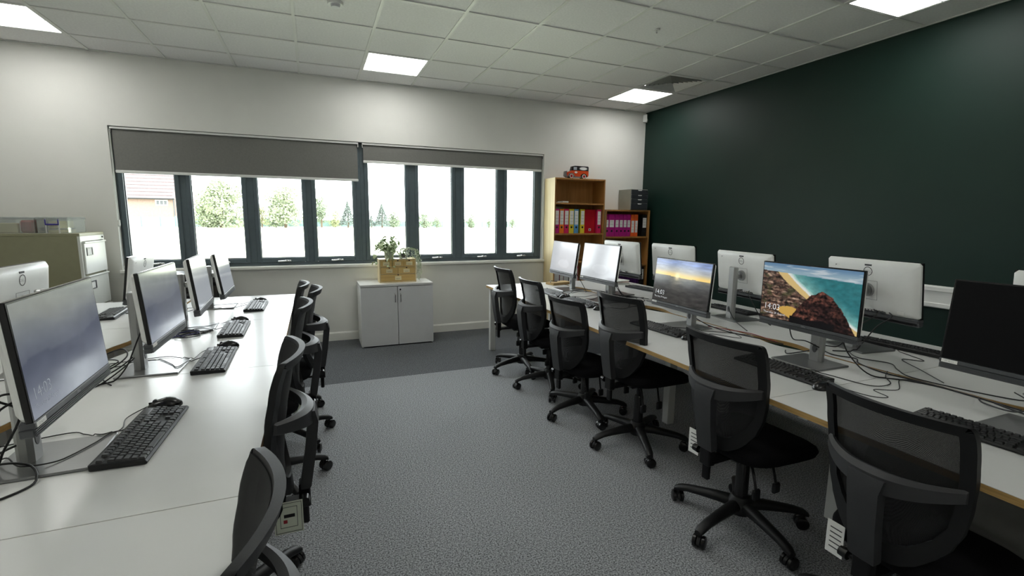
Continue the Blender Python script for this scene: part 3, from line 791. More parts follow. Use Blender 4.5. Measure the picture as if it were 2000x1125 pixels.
def lchair(bx, by, yaw, zt, label, spin=0, card=None):
    a = math.radians(yaw); d = 0.245
    return chair(bx+d*math.cos(a), by+d*math.sin(a), yaw, zt-TOP0, label, G_L, spin, None, card)
lchair(1.781, -5.005, 180, 0.974, 'black mesh office chair nearest the camera on the left, cut by the bottom edge', 0.2)
lchair(1.800, -4.100, 180, 1.000, 'black mesh office chair second from the camera on the left bench, pale card hanging below', -0.3, 0.115)
lchair(1.825, -3.150, 180, 1.002, 'black mesh office chair third from the camera on the left bench', 0.3, 0.115)
lchair(1.880, -2.620, 178, 1.000, 'black mesh office chair on the left bench, pulled farthest into the aisle', 0.5)
lchair(1.798, -2.050, 180, 0.962, 'black mesh office chair at the window end of the left bench, only its top visible', 0.0)
chair(-0.18, -1.15, 20, 0.0, 'dark office chair in front of the filing cabinet behind the left monitors', 'chairs on the far side of the left bench')
hide_template(CH)

# ------------------------------------------------------------------ computers
def fbm(x, y, z=0.0, o=4):
    s = 0; a = 0.5; f = 1.0
    for _ in range(o): s += a*mnoise.noise(Vector((x*f, y*f, z))); a *= 0.5; f *= 2.0
    return s
def mixc(a, b, t):
    t = max(0, min(1, t)); return tuple(a[i]+(b[i]-a[i])*t for i in range(3))
def sm(a, b, x):
    t = max(0, min(1, (x-a)/(b-a))); return t*t*(3-2*t)
def pic_dim(u, v):        # mountain lock screen, washed out by window glare painted into its colours
    top = (150, 156, 152); mid = (104, 110, 124); low = (126, 132, 146)
    ridge = 0.46+0.16*fbm(u*2.2, 0.3)+0.10*u
    c = mixc(mid, top, sm(ridge-0.05, 1.0, v)) if v > ridge else mixc(low, (92, 98, 114), sm(0.0, ridge, v))
    k = 1+0.10*fbm(u*7, v*7, 3)
    return tuple(x*k for x in c)
def pic_pale_glare(u, v):       # soft cloud picture, whitened by a window reflection painted into it
    d = (u-0.55)**2/0.05+(v-0.28)**2/0.02
    k = 1.0-0.05*sm(0.9, 1.1, d+0.5*fbm(u*6, v*6))-0.04*(1-v)+0.03*fbm(u*4, v*4, 8)
    return (214*k, 218*k, 222*k)
def pic_sunset(u, v):
    hz = 0.63-0.03*u+0.02*fbm(u*3, 1)
    if v > hz:
        t = (v-hz)/(1-hz)
        c = mixc((236, 196, 92), (150, 150, 150), sm(0.05, 0.42, t)); c = mixc(c, (86, 112, 168), sm(0.35, 0.9, t))
        k = 1+0.5*fbm(u*5, v*22, 2)*sm(0.1, 0.7, t)
    else:
        c = mixc((52, 50, 48), (74, 66, 52), sm(0.1, 0, hz-v)); k = 1+0.7*fbm(u*7, v*16, 4)
    d = math.hypot((u-0.43)*1.7, v-hz-0.02)
    c = mixc(c, (255, 236, 170), 0.95*math.exp(-(d/0.07)**2)+0.25*math.exp(-(d/0.22)**2))
    return tuple(max(6, x*k) for x in c)
def pic_beach(u, v):
    n = fbm(u*5, v*5, 1); n2 = fbm(u*18, v*18, 6); n3 = fbm(u*40, v*30, 9)
    if v > 0.86-0.05*u:                                # sky with cloud streaks
        c = mixc((150, 176, 190), (98, 134, 166), sm(0.86, 1, v)); c = mixc(c, (206, 214, 218), sm(0.0, 0.35, fbm(u*4, v*22, 3)))
    else:
        shore = 0.27+0.98*(0.86-v)**1.25+0.03*n         # x of the waterline
        if u > shore+0.07: c = mixc((128, 182, 176), (48, 118, 124), sm(0.0, 0.35, u-shore)); c = tuple(x*(1+0.25*n2) for x in c)
        elif u > shore: c = mixc((232, 236, 230), (150, 200, 192), sm(0.02, 0.07, u-shore+0.02*n2))
        elif u > shore-0.10-0.05*n: c = (222, 192, 128)
        else: c = None
        if c is None:
            k = 0.9+1.7*n2+0.9*n3; s = fbm(u*9+v*6, v*30, 12)
            c = mixc((84, 62, 52), (150, 126, 108), sm(-0.1, 0.3, s)); c = tuple(x*k for x in c)
            c = mixc(c, (64, 70, 40), 0.6*sm(0.08, 0.3, fbm(u*8, v*8, 20)))
            if (u-0.33)**2/0.018+(v-0.16)**2/0.008 < 1+2.2*n: c = (214, 170, 84)
    # big rock in the foreground
    e = ((u-0.66)/0.33); rock = 0.60*(1-abs(e)**1.7)+0.05*n2-0.02*e
    if abs(e) < 1 and v < rock:
        k = 0.75+1.8*n2+1.2*n3; c = mixc((92, 56, 46), (46, 28, 26), sm(-0.1, 0.35, n+0.3*(0.4-v))); c = tuple(x*k for x in c)
        if u > 0.8 and v < 0.3: c = tuple(x*0.7 for x in c)
    if v < 0.10+0.08*n and 0.34 < u < 0.8: c = (14, 12, 12)
    return tuple(max(4, min(250, x*0.9)) for x in c)
def pic_off(u, v): return (3, 3, 4)
SW, SH = 0.527, 0.297
SCR = {}
def screen_mesh(kind, fn, nu, nv, strength):
    me = bpy.data.meshes.new('screen'); V = []; F = []
    for j in range(nv+1):
        for i in range(nu+1): V.append((0.0, -SW/2+SW*i/nu, -SH/2+SH*j/nv))
    for j in range(nv):
        for i in range(nu): a = j*(nu+1)+i; F.append((a, a+1, a+nu+2, a+nu+1))
    me.from_pydata(V, [], F); me.update()
    at = me.color_attributes.new('picture', 'FLOAT_COLOR', 'POINT')
    data = []
    for j in range(nv+1):
        for i in range(nu+1): data += list(lin(tuple(max(0, min(255, x)) for x in fn(i/nu, j/nv))))+[1.0]
    at.data.foreach_set('color', data)
    me.materials.append(screen_mat('display_'+kind, strength)); SCR[kind] = me
screen_mesh('dim', pic_dim, 60, 36, 0.75)
def pic_window_glare(u, v):  # pale gradient paints the window's reflection into the screen picture
    c = mixc((150, 156, 164), (212, 216, 208), sm(0.35, 0.95, v+0.05*fbm(u*3, v*3, 2)))
    return c
screen_mesh('window_glare', pic_window_glare, 36, 22, 0.85)
screen_mesh('pale', pic_pale_glare, 48, 30, 0.9)
screen_mesh('sunset', pic_sunset, 150, 90, 1.0)
screen_mesh('beach', pic_beach, 230, 134, 1.0)
screen_mesh('off', pic_off, 4, 4, 0.0)
ofp = MATS['display_off'].node_tree.nodes['Principled BSDF']; ofp.inputs['Roughness'].default_value = 0.45; ofp.inputs['Specular IOR Level'].default_value = 0.12; ofp.inputs['Base Color'].default_value = (0.004, 0.004, 0.0045, 1)

def ring_mesh(r, wd, x):
    b = MB(); V = []; F = []; n = 28
    for k in range(n):
        a = 2*PI*k/n
        for (q, xx) in ((r, x), (r-wd, x), (r-wd, x+0.0006), (r, x+0.0006)): V.append((xx, q*math.cos(a), q*math.sin(a)))
    for k in range(n):
        k2 = (k+1) % n
        for a in range(4): c = (a+1) % 4; F.append((k*4+a, k2*4+a, k2*4+c, k*4+c))
    return b.add(V, F)
T_TIME = text_mesh('14:03', 0.046); T_DATE = text_mesh('Thursday 29 August', 0.0165)
T_LOGO_B = text_mesh('DELL', 0.019, 'CENTER'); T_LOGO_F = text_mesh('DELL', 0.011, 'CENTER')
T_LOGO_B.transform(Matrix.Rotation(PI, 4, 'Z')); T_CODE = text_mesh('ST 42 01', 0.008, 'CENTER')
for m_, me in ((INK, T_LOGO_B), (mat('logo_silver', (200, 202, 204), 0.35), T_LOGO_F), (INK, T_CODE)): me.materials.append(m_)
MESHC = {}
def shared(key, build, m, smooth=None):
    if key not in MESHC:
        me = build().mesh(key, smooth); me.materials.append(m); MESHC[key] = me
    return MESHC[key]
def b_panel():
    b = MB(); b.box(-0.016, 0, -0.27, 0.27, -0.135, 0.172, 0.002); return b
def b_chin():
    b = MB(); b.box(-0.03, 0.002, -0.27, 0.27, -0.150, -0.1345, 0.002); return b
def b_grille():
    b = MB(); b.box(-0.034, -0.002, -0.27, 0.27, -0.1725, -0.1502, 0.003)
    for k in range(4): b.box(-0.002, 0.0015, -0.268, 0.268, -0.171+k*0.0053, -0.1683+k*0.0053)
    return b
def b_back():
    b = MB(); secs = []
    for (x, hy, z0, z1) in ((-0.0155, 0.2695, -0.134, 0.1715), (-0.024, 0.268, -0.133, 0.170), (-0.036, 0.255, -0.124, 0.160), (-0.042, 0.225, -0.112, 0.142), (-0.044, 0.15, -0.08, 0.10)):
        c = 0.012; zc0, zc1 = z0, z1
        secs.append([(x, -hy+c, zc0), (x, hy-c, zc0), (x, hy, zc0+c), (x, hy, zc1-c), (x, hy-c, zc1), (x, -hy+c, zc1), (x, -hy, zc1-c), (x, -hy, zc0+c)])
    return b.sweep(None, secs)
def b_rearchin():
    b = MB(); b.box(-0.034, -0.014, -0.268, 0.268, -0.172, -0.132, 0.006); return b
def b_vesa():
    b = MB(); x0, x1 = -0.0452, -0.0446; r = 0.055; k = 0.0012
    b.box(x0, x1, -r, r, r-k, r); b.box(x0, x1, -r, r, -r, -r+k); b.box(x0, x1, -r, -r+k, -r, r); b.box(x0, x1, r-k, r, -r, r); return b
def b_ports():
    b = MB(); b.box(-0.040, -0.032, -0.10, 0.08, -0.127, -0.108, 0.002)
    return b
def b_portdots():
    b = MB()
    for k in range(9): b.box(-0.0415, -0.0395, -0.09+k*0.018, -0.079+k*0.018, -0.123, -0.112)
    return b
def b_joint():
    b = MB(); b.cyl((-0.040, 0, 0), (-0.056, 0, 0), 0.040, 0.036, 24); b.cyl((-0.056, 0, 0), (-0.062, 0, 0), 0.026, 0.024, 20)
    b.box(-0.096, -0.06, -0.016, 0.016, -0.018, 0.016, 0.004); return b
def monitor(x, y, z, yaw, tilt, kind, label, group, txt=None, wires=(), sticker=False, back=True):
    """x, y, z: centre of the panel's front face"""
    a = math.radians(yaw); off = 0.118
    t = empty('computer_monitor', (x-off*math.cos(a), y-off*math.sin(a), DZ), a, label, 'monitor', group)
    hz = z-DZ; BASES.append((t.location.x, t.location.y, a))
    link('stand_base', shared('stand_base', lambda: MB().box(-0.07, 0.175, -0.125, 0.125, 0, 0.009, 0.003), STANDB), t)
    key = 'stand_column_%d' % round(hz*1000)
    def bcol():
        b = MB(); c = 0.012; secs = []
        for zz in (0.009, 0.03, hz+0.055, hz+0.06):
            k = 0.004 if zz > hz+0.057 else 0
            hx, hy = 0.021-k, 0.035-k
            secs.append([(-hx+c, -hy, zz), (hx-c, -hy, zz), (hx, -hy+c, zz), (hx, hy-c, zz), (hx-c, hy, zz), (-hx+c, hy, zz), (-hx, hy-c, zz), (-hx, -hy+c, zz)])
        return b.sweep(None, secs)
    cl = link('stand_column', shared(key, bcol, STAND), t)
    link('cable_slot', shared('cable_slot', lambda: MB().prism([(0.013*math.cos(q*PI/6), 0.075+0.022*math.sin(q*PI/6)) for q in range(12)], -0.0225, 0.0225, 'x'), DGREY), cl)
    p = link('display_panel', shared('display_panel', b_panel, BGLOSS), t, loc=(off, 0, hz), rot=(0, -math.radians(tilt), 0))
    link('screen', SCR[kind], p, loc=(0.0006, 0, 0.0175))
    link('chin', shared('chin', b_chin, DGREY), p)
    link('speaker_grille', shared('speaker_grille', b_grille, DGREY), p)
    link('front_logo', T_LOGO_F, p, loc=(0.0026, 0, -0.1462))
    link('back_shell', shared('back_shell', b_back, SILVER, 35), p)
    link('rear_chin', shared('rear_chin', b_rearchin, DGREY), p)
    link('swivel_joint', shared('swivel_joint', b_joint, STAND, 40), p)
    if back:
        link('bay_outline', shared('bay_outline', b_vesa, INK), p)
        link('port_strip', shared('port_strip', b_ports, DGREY), p)
        link('ports', shared('ports', b_portdots, CHROME), p)
        link('logo_ring', shared('logo_ring', lambda: ring_mesh(0.026, 0.0035, -0.0451), INK), p, loc=(0, 0, 0.108))
        link('logo_letters', T_LOGO_B, p, loc=(-0.0452, 0, 0.1015))
        link('model_print', shared('model_print', lambda: MB().box(-0.0425, -0.0405, 0.175, 0.205, 0.118, 0.123).box(-0.0425, -0.0405, 0.175, 0.205, 0.127, 0.132), INK), p)
        link('rating_print', shared('rating_print', lambda: MB().box(-0.0440, -0.0375, -0.20, -0.165, -0.115, -0.100), PAPER), p)
        link('asset_label', shared('asset_label', lambda: MB().box(-0.0432, -0.0405, -0.02, 0.02, 0.139, 0.148), INK), p)
    if sticker:
        st = link('asset_sticker', shared('asset_sticker', lambda: MB().box(0.0005, 0.0028, -0.262, -0.212, -0.1495, -0.1365), PAPER), p)
        link('sticker_code', T_CODE, p, loc=(0.003, -0.237, -0.1458))
    if txt:
        for me, zz, nm in ((T_TIME, -0.085, 'clock_digits'), (T_DATE, -0.108, 'date_line')):
            c = me.copy(); c.materials.append(txt); link(nm, c, p, loc=(0.0012, -0.245, zz))
    for k, pts in enumerate(wires):
        inv = Matrix.Rotation(-a, 4, 'Z') @ Matrix.Translation((-t.location.x, -t.location.y, -t.location.z))
        b = MB(); b.wire(pts, 0.0032, 7, 7, inv); part('cable', b, RUBBER, t, 60)
    return t
GL, GR, GRB, GLB = 'monitors on the left bench', 'monitors on the right bench', 'monitors facing the green wall', 'monitors facing the left wall'
D = DZ+0.004
monitor(1.186, -4.117, 1.070, 2, 4, 'dim', 'nearest left monitor, large grey-blue screen with a faint clock', GL, INKD, sticker=True, wires=(
    [(1.095, -4.17, 0.94), (1.06, -4.22, 0.92), (1.04, -4.24, 0.85), (1.035, -4.27, 0.77), (1.0, -4.30, D), (0.93, -4.27, D), (0.88, -4.2, D)],
    [(1.075, -4.14, 0.80), (1.02, -4.17, 0.78), (0.98, -4.19, 0.74), (0.92, -4.14, D), (0.86, -4.05, D)],
    [(1.12, -4.18, 0.95), (1.075, -4.21, 0.965), (1.055, -4.20, 0.945), (1.09, -4.185, 0.90), (1.05, -4.20, 0.80), (1.0, -4.16, D), (0.9, -4.12, D)]))
monitor(1.206, -3.204, 1.040, -1, 4.5, 'dim', 'second left monitor from the camera, tall silver stand in front', GL, None, sticker=True, wires=(
    [(1.12, -3.26, 0.93), (1.10, -3.30, 0.86), (1.07, -3.32, 0.78), (1.03, -3.36, D), (0.97, -3.40, D), (0.9, -3.43, D)],
    [(1.08, -3.22, 0.80), (1.04, -3.3, 0.76), (0.99, -3.4, D), (0.93, -3.5, D), (0.88, -3.55, D)],
    [(1.07, -3.2, 0.80), (1.01, -3.22, 0.75), (0.96, -3.3, D), (0.92, -3.35, D), (0.88, -3.3, D)]))
monitor(1.191, -2.303, 1.024, 2.4, 6, 'window_glare', 'third left monitor from the camera, pale at the top', GL, None, wires=(
    [(1.08, -2.33, 0.93), (1.06, -2.38, 0.84), (1.05, -2.42, D), (1.1, -2.5, D), (1.17, -2.47, D), (1.12, -2.4, D), (1.02, -2.44, D)],))
monitor(1.200, -1.489, 0.995, 0.5, 8, 'window_glare', 'farthest left monitor, in front of the window', GL, None)
monitor(4.222, -1.564, 1.048, 178.8, 8, 'pale', 'farthest right monitor with a pale grey screen, before the tall bookcase', GR, None, wires=(
    [(4.33, -1.60, 0.93), (4.37, -1.66, 0.84), (4.40, -1.74, D), (4.36, -1.80, D)],))
monitor(4.183, -2.295, 1.066, 182, 7.5, 'pale', 'right monitor with cloud picture pale with painted window glare, second from the bookcases', GR, None, sticker=True, wires=(
    [(4.29, -2.24, 0.80), (4.2, -2.05, 0.80), (4.15, -1.93, 0.77), (4.13, -1.86, D)],
    [(4.30, -2.36, 0.9), (4.33, -2.45, 0.8), (4.36, -2.52, D), (4.30, -2.6, D)]))
monitor(4.142, -3.365, 1.015, 179.5, 5, 'sunset', 'right monitor showing a sunset lock screen with the clock', GR, INKL, sticker=True, wires=(
    [(4.26, -3.36, 0.80), (4.33, -3.45, 0.745), (4.36, -3.6, D), (4.40, -3.8, D), (4.42, -3.95, D)],))
monitor(4.155, -4.253, 1.063, 178.4, 0, 'beach', 'right monitor showing a rocky beach lock screen with the clock', GR, INKL, wires=(
    [(4.25, -4.28, 0.81), (4.20, -4.24, 0.84), (4.215, -4.16, 0.83), (4.22, -4.13, 0.88)],
    [(4.25, -4.27, 0.80), (4.28, -4.18, 0.76), (4.26, -4.1, D), (4.31, -4.05, D)],
    [(4.20, -4.42, 0.90), (4.22, -4.45, 0.82), (4.28, -4.52, 0.735), (4.38, -4.62, D), (4.42, -4.75, D), (4.40, -4.95, D)]))
monitor(4.119, -5.123, 1.069, 180, 5.5, 'off', 'nearest right monitor, switched off with a black screen', GR, None, sticker=True, wires=(
    [(4.24, -5.1, 0.80), (4.28, -5.02, 0.75), (4.36, -4.9, D), (4.42, -4.86, D)],
    [(4.26, -5.12, 0.78), (4.34, -5.05, 0.735), (4.40, -4.92, D)]))
monitor(4.66, -1.99, 1.075, 2, 6, 'off', 'white-backed monitor facing the wall, in front of the low bookcase', GRB, None, wires=(
    [(4.62, -2.0, 0.965), (4.57, -2.02, 0.93), (4.55, -2.08, 0.80), (4.58, -2.16, D), (4.66, -2.22, D)],
    [(4.62, -1.96, 0.96), (4.56, -1.95, 0.9), (4.53, -1.97, 0.78), (4.52, -2.06, D), (4.56, -2.2, D), (4.7, -2.28, D)]))
monitor(4.80, -2.55, 1.07, 0, 6, 'off', 'white-backed monitor half hidden behind the sunset screen', GRB, None)
monitor(4.84, -3.28, 1.055, -5, 7, 'off', 'white-backed monitor between the sunset and beach screens, stand in full view', GRB, None, wires=(
    [(4.79, -3.36, 0.945), (4.74, -3.40, 0.93), (4.72, -3.47, 0.86), (4.74, -3.52, 0.78), (4.80, -3.55, D), (4.86, -3.48, D)],
    [(4.79, -3.30, 0.945), (4.73, -3.27, 0.93), (4.71, -3.25, 0.83), (4.66, -3.36, 0.745), (4.58, -3.5, D), (4.5, -3.62, D)]))
monitor(4.86, -4.15, 1.072, -7, 8, 'off', 'white-backed monitor right of the beach screen, large round logo on its back', GRB, None, wires=(
    [(4.80, -4.20, 0.96), (4.76, -4.24, 0.94), (4.70, -4.2, 0.88), (4.68, -4.15, 0.80), (4.66, -4.1, D), (4.6, -4.0, D)],
    [(4.80, -4.28, 0.955), (4.75, -4.32, 0.94), (4.72, -4.27, 0.88), (4.70, -4.22, 0.78), (4.66, -4.2, D), (4.56, -4.15, D)]))
monitor(4.84, -5.03, 1.075, 0, 6, 'off', 'white-backed monitor at the right edge of the picture, only a corner showing', GRB, None)
monitor(0.585, -3.05, 1.05, 180, 5, 'off', 'white-backed monitor at the left edge, in front of the filing cabinet', GLB, None)
monitor(0.612, -1.473, 0.985, 180, 8, 'off', 'white-backed monitor behind the second left monitor, near the window corner', GLB, None)

# ------------------------------------------------------------------ keyboards and mice
def key_layout():
    K = []; p = 0.0188; x = 0.048; y0 = -0.212
    def row(xr, starts): 
        for (yy, wd) in starts: K.append((xr, y0+yy+wd*p/2, wd*p-0.0022))
    def run(ws, s=0.0):
        o = []; c = s
        for w_ in ws: o.append((c, w_)); c += w_*p
        return o
    xr = [-0.040, -0.013, 0.0058, 0.0246, 0.0434, 0.0622]      # rows from the far side to the user
    K0 = xr
    f = [(0, 1)]+[(0.0376+k*p, 1) for k in range(4)]+[(0.1222+k*p, 1) for k in range(4)]+[(0.2068+k*p, 1) for k in range(4)]
    row(K0[0], f); row(K0[1], run([1]*13+[2])); row(K0[2], run([1.5]+[1]*12+[1.5])); row(K0[3], run([1.75]+[1]*12+[1.25]))
    row(K0[4], run([1.25]+[1]*11+[2.75])); row(K0[5], run([1.25, 1.25, 1.25, 6.25, 1.25, 1.25, 1.25, 1.25]))
    n = 0.288
    for r in (0, 1, 2): row(K0[r], [(n+k*p, 1) for k in range(3)])
    row(K0[4], [(n+p, 1)]); row(K0[5], [(n+k*p, 1) for k in range(3)])
    q = 0.350
    for r in (1, 2, 3, 4): row(K0[r], [(q+k*p, 1) for k in range(4 if r in (1,) else 3)])
    row(K0[5], [(q, 2), (q+2*p, 1)]); row(K0[2], [(q+3*p, 1)]); row(K0[4], [(q+3*p, 1)])
    return K
KL = key_layout()
keymesh = {}
def key_me(wd):
    k = round(wd, 4)
    if k not in keymesh:
        b = MB(); h = k/2; d = 0.0083; t = 0.0022
        V = [(-d, -h, 0), (d, -h, 0), (d, h, 0), (-d, h, 0), (-d+t*0.6, -h+t, 0.0062), (d-t*1.2, -h+t, 0.0055), (d-t*1.2, h-t, 0.0055), (-d+t*0.6, h-t, 0.0062)]
        b.add(V, [(3, 2, 1, 0), (4, 5, 6, 7), (0, 1, 5, 4), (1, 2, 6, 5), (2, 3, 7, 6), (3, 0, 4, 7)])
        me = b.mesh('key'); me.materials.append(KEYM); keymesh[k] = me
    return keymesh[k]
def b_kbody():
    b = MB(); secs = []
    for y, c in ((-0.222, 0.004), (-0.219, 0), (0.219, 0), (0.222, 0.004)):
        secs.append([(-0.062+c, y, 0.002), (0.076-c, y, 0.002), (0.078-c, y, 0.008), (0.073, y, 0.0135-c*0.5), (-0.055, y, 0.0215-c*0.5), (-0.063+c, y, 0.019)])
    return b.sweep(None, secs)
def keyboard(x, y, yaw, label, fine, cable=None, group='black keyboards', z=DZ):
    t = empty('keyboard', (x, y, z), math.radians(yaw), label, 'keyboard', group)
    bd = link('keyboard_body', shared('keyboard_body', b_kbody, BPLAS), t)
    tilt = math.atan2(0.008, 0.128)
    zf = lambda xx: 0.0178-0.0625*xx
    if fine:
        for (kx, ky, wd) in KL: link('key', key_me(wd), t, loc=(kx, ky, zf(kx)), rot=(0, tilt, 0))
    else:
        if 'keys' not in MESHC:
            b = MB()
            for (kx, ky, wd) in KL:
                me = key_me(wd); b.add([(v.co.x+kx, v.co.y+ky, v.co.z+zf(kx)-0.0625*v.co.x) for v in me.vertices], [tuple(p.vertices) for p in me.polygons])
            me = b.mesh('keys'); me.materials.append(KEYM); MESHC['keys'] = me
        o = link('keys', MESHC['keys'], t); o['kind'] = 'stuff'
    link('status_panel', shared('status_panel', lambda: MB().box(-0.052, -0.030, 0.145, 0.205, 0.019, 0.0215, 0.001), BGLOSS), t)
    if cable:
        cable = cable+[(0.89 if x < 2 else 4.425, cable[-1][1]-0.06, D)] if 0.9 < cable[-1][0] < 4.4 else cable
        a = math.radians(yaw); inv = Matrix.Rotation(-a, 4, 'Z') @ Matrix.Translation((-x, -y, -z))
        b = MB(); b.wire(cable, 0.0022, 6, 7, inv); part('cable', b, RUBBER, t, 60)
    return t
def b_mouse():
    b = MB(); V = []; F = []; n = 20; rows = [(1.0, 0.0), (1.02, 0.006), (0.98, 0.014), (0.86, 0.024), (0.62, 0.032), (0.3, 0.036), (0.0, 0.037)]
    for (q, z) in rows:
        for k in range(n):
            a = 2*PI*k/n; ca, sa = math.cos(a), math.sin(a)
            xx = math.copysign(abs(ca)**0.85, ca)*0.056*q; yy = math.copysign(abs(sa)**0.85, sa)*0.031*q
            V.append((xx+0.004*(1-q), yy, max(0.0005, z*(0.94-3.4*max(0, -xx-0.0)*1.2 if xx < 0 else 0.98-2.0*max(0, xx-0.01)))))
    for i in range(len(rows)-1):
        for k in range(n): F.append((i*n+k, i*n+(k+1) % n, (i+1)*n+(k+1) % n, (i+1)*n+k))
    F.append(tuple(range(n))[::-1])
    return b.add(V, F)
def mouse(x, y, yaw, label, cable=None, group='black computer mice'):
    t = empty('computer_mouse', (x, y, DZ), math.radians(yaw), label, 'mouse', group)
    link('mouse_body', shared('mouse_body', b_mouse, BGLOSS, 60), t)
    link('scroll_wheel', shared('scroll_wheel', lambda: MB().cyl((-0.03, -0.004, 0.024), (-0.03, 0.004, 0.024), 0.009, n=14), DGREY, 40), t)
    link('button_seam', shared('button_seam', lambda: MB().box(-0.052, -0.04, -0.0006, 0.0006, 0.012, 0.022), GASKET), t)
    if cable:
        cable = cable+[(0.89 if x < 2 else 4.425, cable[-1][1]-0.06, D)] if 0.9 < cable[-1][0] < 4.4 else cable
        a = math.radians(yaw); inv = Matrix.Rotation(-a, 4, 'Z') @ Matrix.Translation((-x, -y, -DZ))
        b = MB(); b.wire(cable, 0.0019, 6, 7, inv); part('cable', b, RUBBER, t, 60)
    return t
keyboard(1.318, -4.035, -2, 'black keyboard in front of the nearest left monitor, keys clearly seen', True, [(1.255, -3.99, 0.74), (1.22, -4.0, D), (1.20, -4.07, D), (1.15, -4.17, 0.738), (1.08, -4.2, 0.75), (1.03, -4.15, 0.76), (0.97, -4.12, D), (0.90, -4.2, D)])
keyboard(1.378, -3.160, 1, 'black keyboard in front of the second left monitor', True, [(1.315, -3.12, 0.74), (1.27, -3.15, D), (1.24, -3.25, D), (1.20, -3.18, D), (1.1, -3.05, D), (1.0, -3.1, D)])
keyboard(1.366, -2.430, 1, 'black keyboard in front of the third left monitor', False, [(1.30, -2.4, 0.74), (1.25, -2.42, D), (1.17, -2.5, D), (1.12, -2.42, D), (1.18, -2.36, D), (1.24, -2.46, D), (1.1, -2.55, D)])
keyboard(1.408, -1.590, 0, 'black keyboard at the window end of the left bench', False, [(1.345, -1.55, 0.74), (1.28, -1.56, D), (1.24, -1.65, D), (1.1, -1.6, D)])
keyboard(0.480, -1.600, 184, 'black keyboard in front of the filing cabinet, on the far side of the left bench', True, None)
keyboard(4.010, -1.760, 181, 'black keyboard before the farthest right monitor', False, [(4.07, -1.76, 0.74), (4.14, -1.72, D), (4.2, -1.8, D), (4.32, -1.75, D)])
keyboard(4.005, -2.335, 180, 'black keyboard before the pale cloud screen', False, [(4.07, -2.33, 0.74), (4.13, -2.26, D), (4.22, -2.2, D), (4.32, -2.1, D)])
keyboard(3.990, -3.375, 184, 'black keyboard before the sunset screen', True, [(4.05, -3.37, 0.74), (4.12, -3.42, D), (4.2, -3.5, D), (4.32, -3.6, D), (4.42, -3.72, D)])
keyboard(3.975, -4.290, 180, 'black keyboard before the beach screen', True, [(4.04, -4.29, 0.74), (4.11, -4.42, D), (4.14, -4.6, D), (4.25, -4.62, D), (4.34, -4.55, D), (4.44, -4.5, D)])
keyboard(3.985, -5.090, 183, 'black keyboard before the switched-off screen, large keys at the right edge', True, None)
keyboard(5.005, -4.240, 3, 'black keyboard on the wall side of the right bench, beside the big white back', True, [(4.95, -4.2, 0.74), (4.90, -4.3, D), (4.82, -4.46, D), (4.74, -4.40, D), (4.62, -4.55, D), (4.5, -4.7, D)])
keyboard(4.990, -3.020, 0, 'black keyboard on the wall side, left of the white monitor stand', False, None)
keyboard(5.060, -1.820, 8, 'black keyboard on the wall side nearest the bookcases', False, None)
mouse(1.315, -3.762, 0, 'black mouse beyond the nearest left keyboard', [(1.26, -3.77, 0.735), (1.22, -3.85, D), (1.235, -3.95, D), (1.2, -4.0, D), (1.14, -3.96, D), (1.08, -3.93, D)])
mouse(1.398, -2.880, 0, 'black mouse beyond the second left keyboard', [(1.34, -2.89, 0.735), (1.29, -2.96, D), (1.27, -3.1, D), (1.2, -3.04, D), (1.12, -3.0, D)])
mouse(1.366, -2.150, 0, 'black mouse beyond the third left keyboard', [(1.31, -2.16, 0.735), (1.26, -2.22, D), (1.2, -2.3, D), (1.1, -2.32, D)])
mouse(1.415, -1.320, 0, 'black mouse at the window end of the left bench', [(1.36, -1.33, 0.735), (1.3, -1.42, D), (1.2, -1.45, D)])
mouse(3.995, -2.035, 180, 'black mouse between the two farthest right keyboards', [(4.05, -2.03, 0.735), (4.12, -2.0, D), (4.2, -2.05, D), (4.33, -2.0, D)])
mouse(3.985, -2.640, 180, 'black mouse before the pale cloud screen', [(4.04, -2.64, 0.735), (4.1, -2.6, D), (4.18, -2.68, D), (4.33, -2.62, D)])
mouse(3.985, -3.650, 180, 'black mouse before the sunset screen', [(4.04, -3.65, 0.735), (4.12, -3.68, D), (4.2, -3.6, D), (4.3, -3.75, D), (4.38, -3.6, D), (4.44, -3.5, D)])
mouse(3.915, -4.545, 180, 'black mouse before the beach screen, half hidden by the nearest chair', [(3.97, -4.55, 0.735), (4.0, -4.68, D), (4.06, -4.72, D), (4.1, -4.64, D), (4.2, -4.68, D), (4.36, -4.6, D)])

# loose cables lying on the benches
def cable(pts, label, r=0.0028, m=RUBBER):
    b = MB(); b.wire(pts, r, 7, 7); tag(part('loose_cable', b, m, None, 60), label, 'cable', 'loose cables on the benches')
cable([(1.02, -2.62, D), (1.08, -2.52, D+.002), (1.16, -2.46, D+.004), (1.2, -2.55, D+.002), (1.12, -2.6, D+.006), (1.06, -2.5, D+.008), (1.15, -2.42, D+.004), (1.22, -2.48, D)], 'coiled dark cable between second and third left monitors', 0.003)
cable([(1.05, -2.58, D+.006), (1.13, -2.55, D+.01), (1.19, -2.49, D+.008), (1.13, -2.44, D+.01), (1.07, -2.5, D+.006), (1.14, -2.58, D)], 'coiled blue cable behind the third left keyboard', 0.003, mat('blue_cable', (40, 44, 96), 0.5))
cable([(0.82, -3.05, D), (0.88, -2.98, 0.76), (0.95, -2.97, 0.78), (0.99, -3.05, 0.76), (0.95, -3.15, D), (0.88, -3.2, D)], 'looped black cable at the left bench cut-out', 0.0035)
cable([(0.84, -3.12, D), (0.90, -3.06, 0.75), (0.97, -3.1, 0.75), (0.93, -3.2, D), (0.99, -3.34, D), (1.04, -3.42, D)], 'thin black cable beside the left bench cut-out', 0.003)
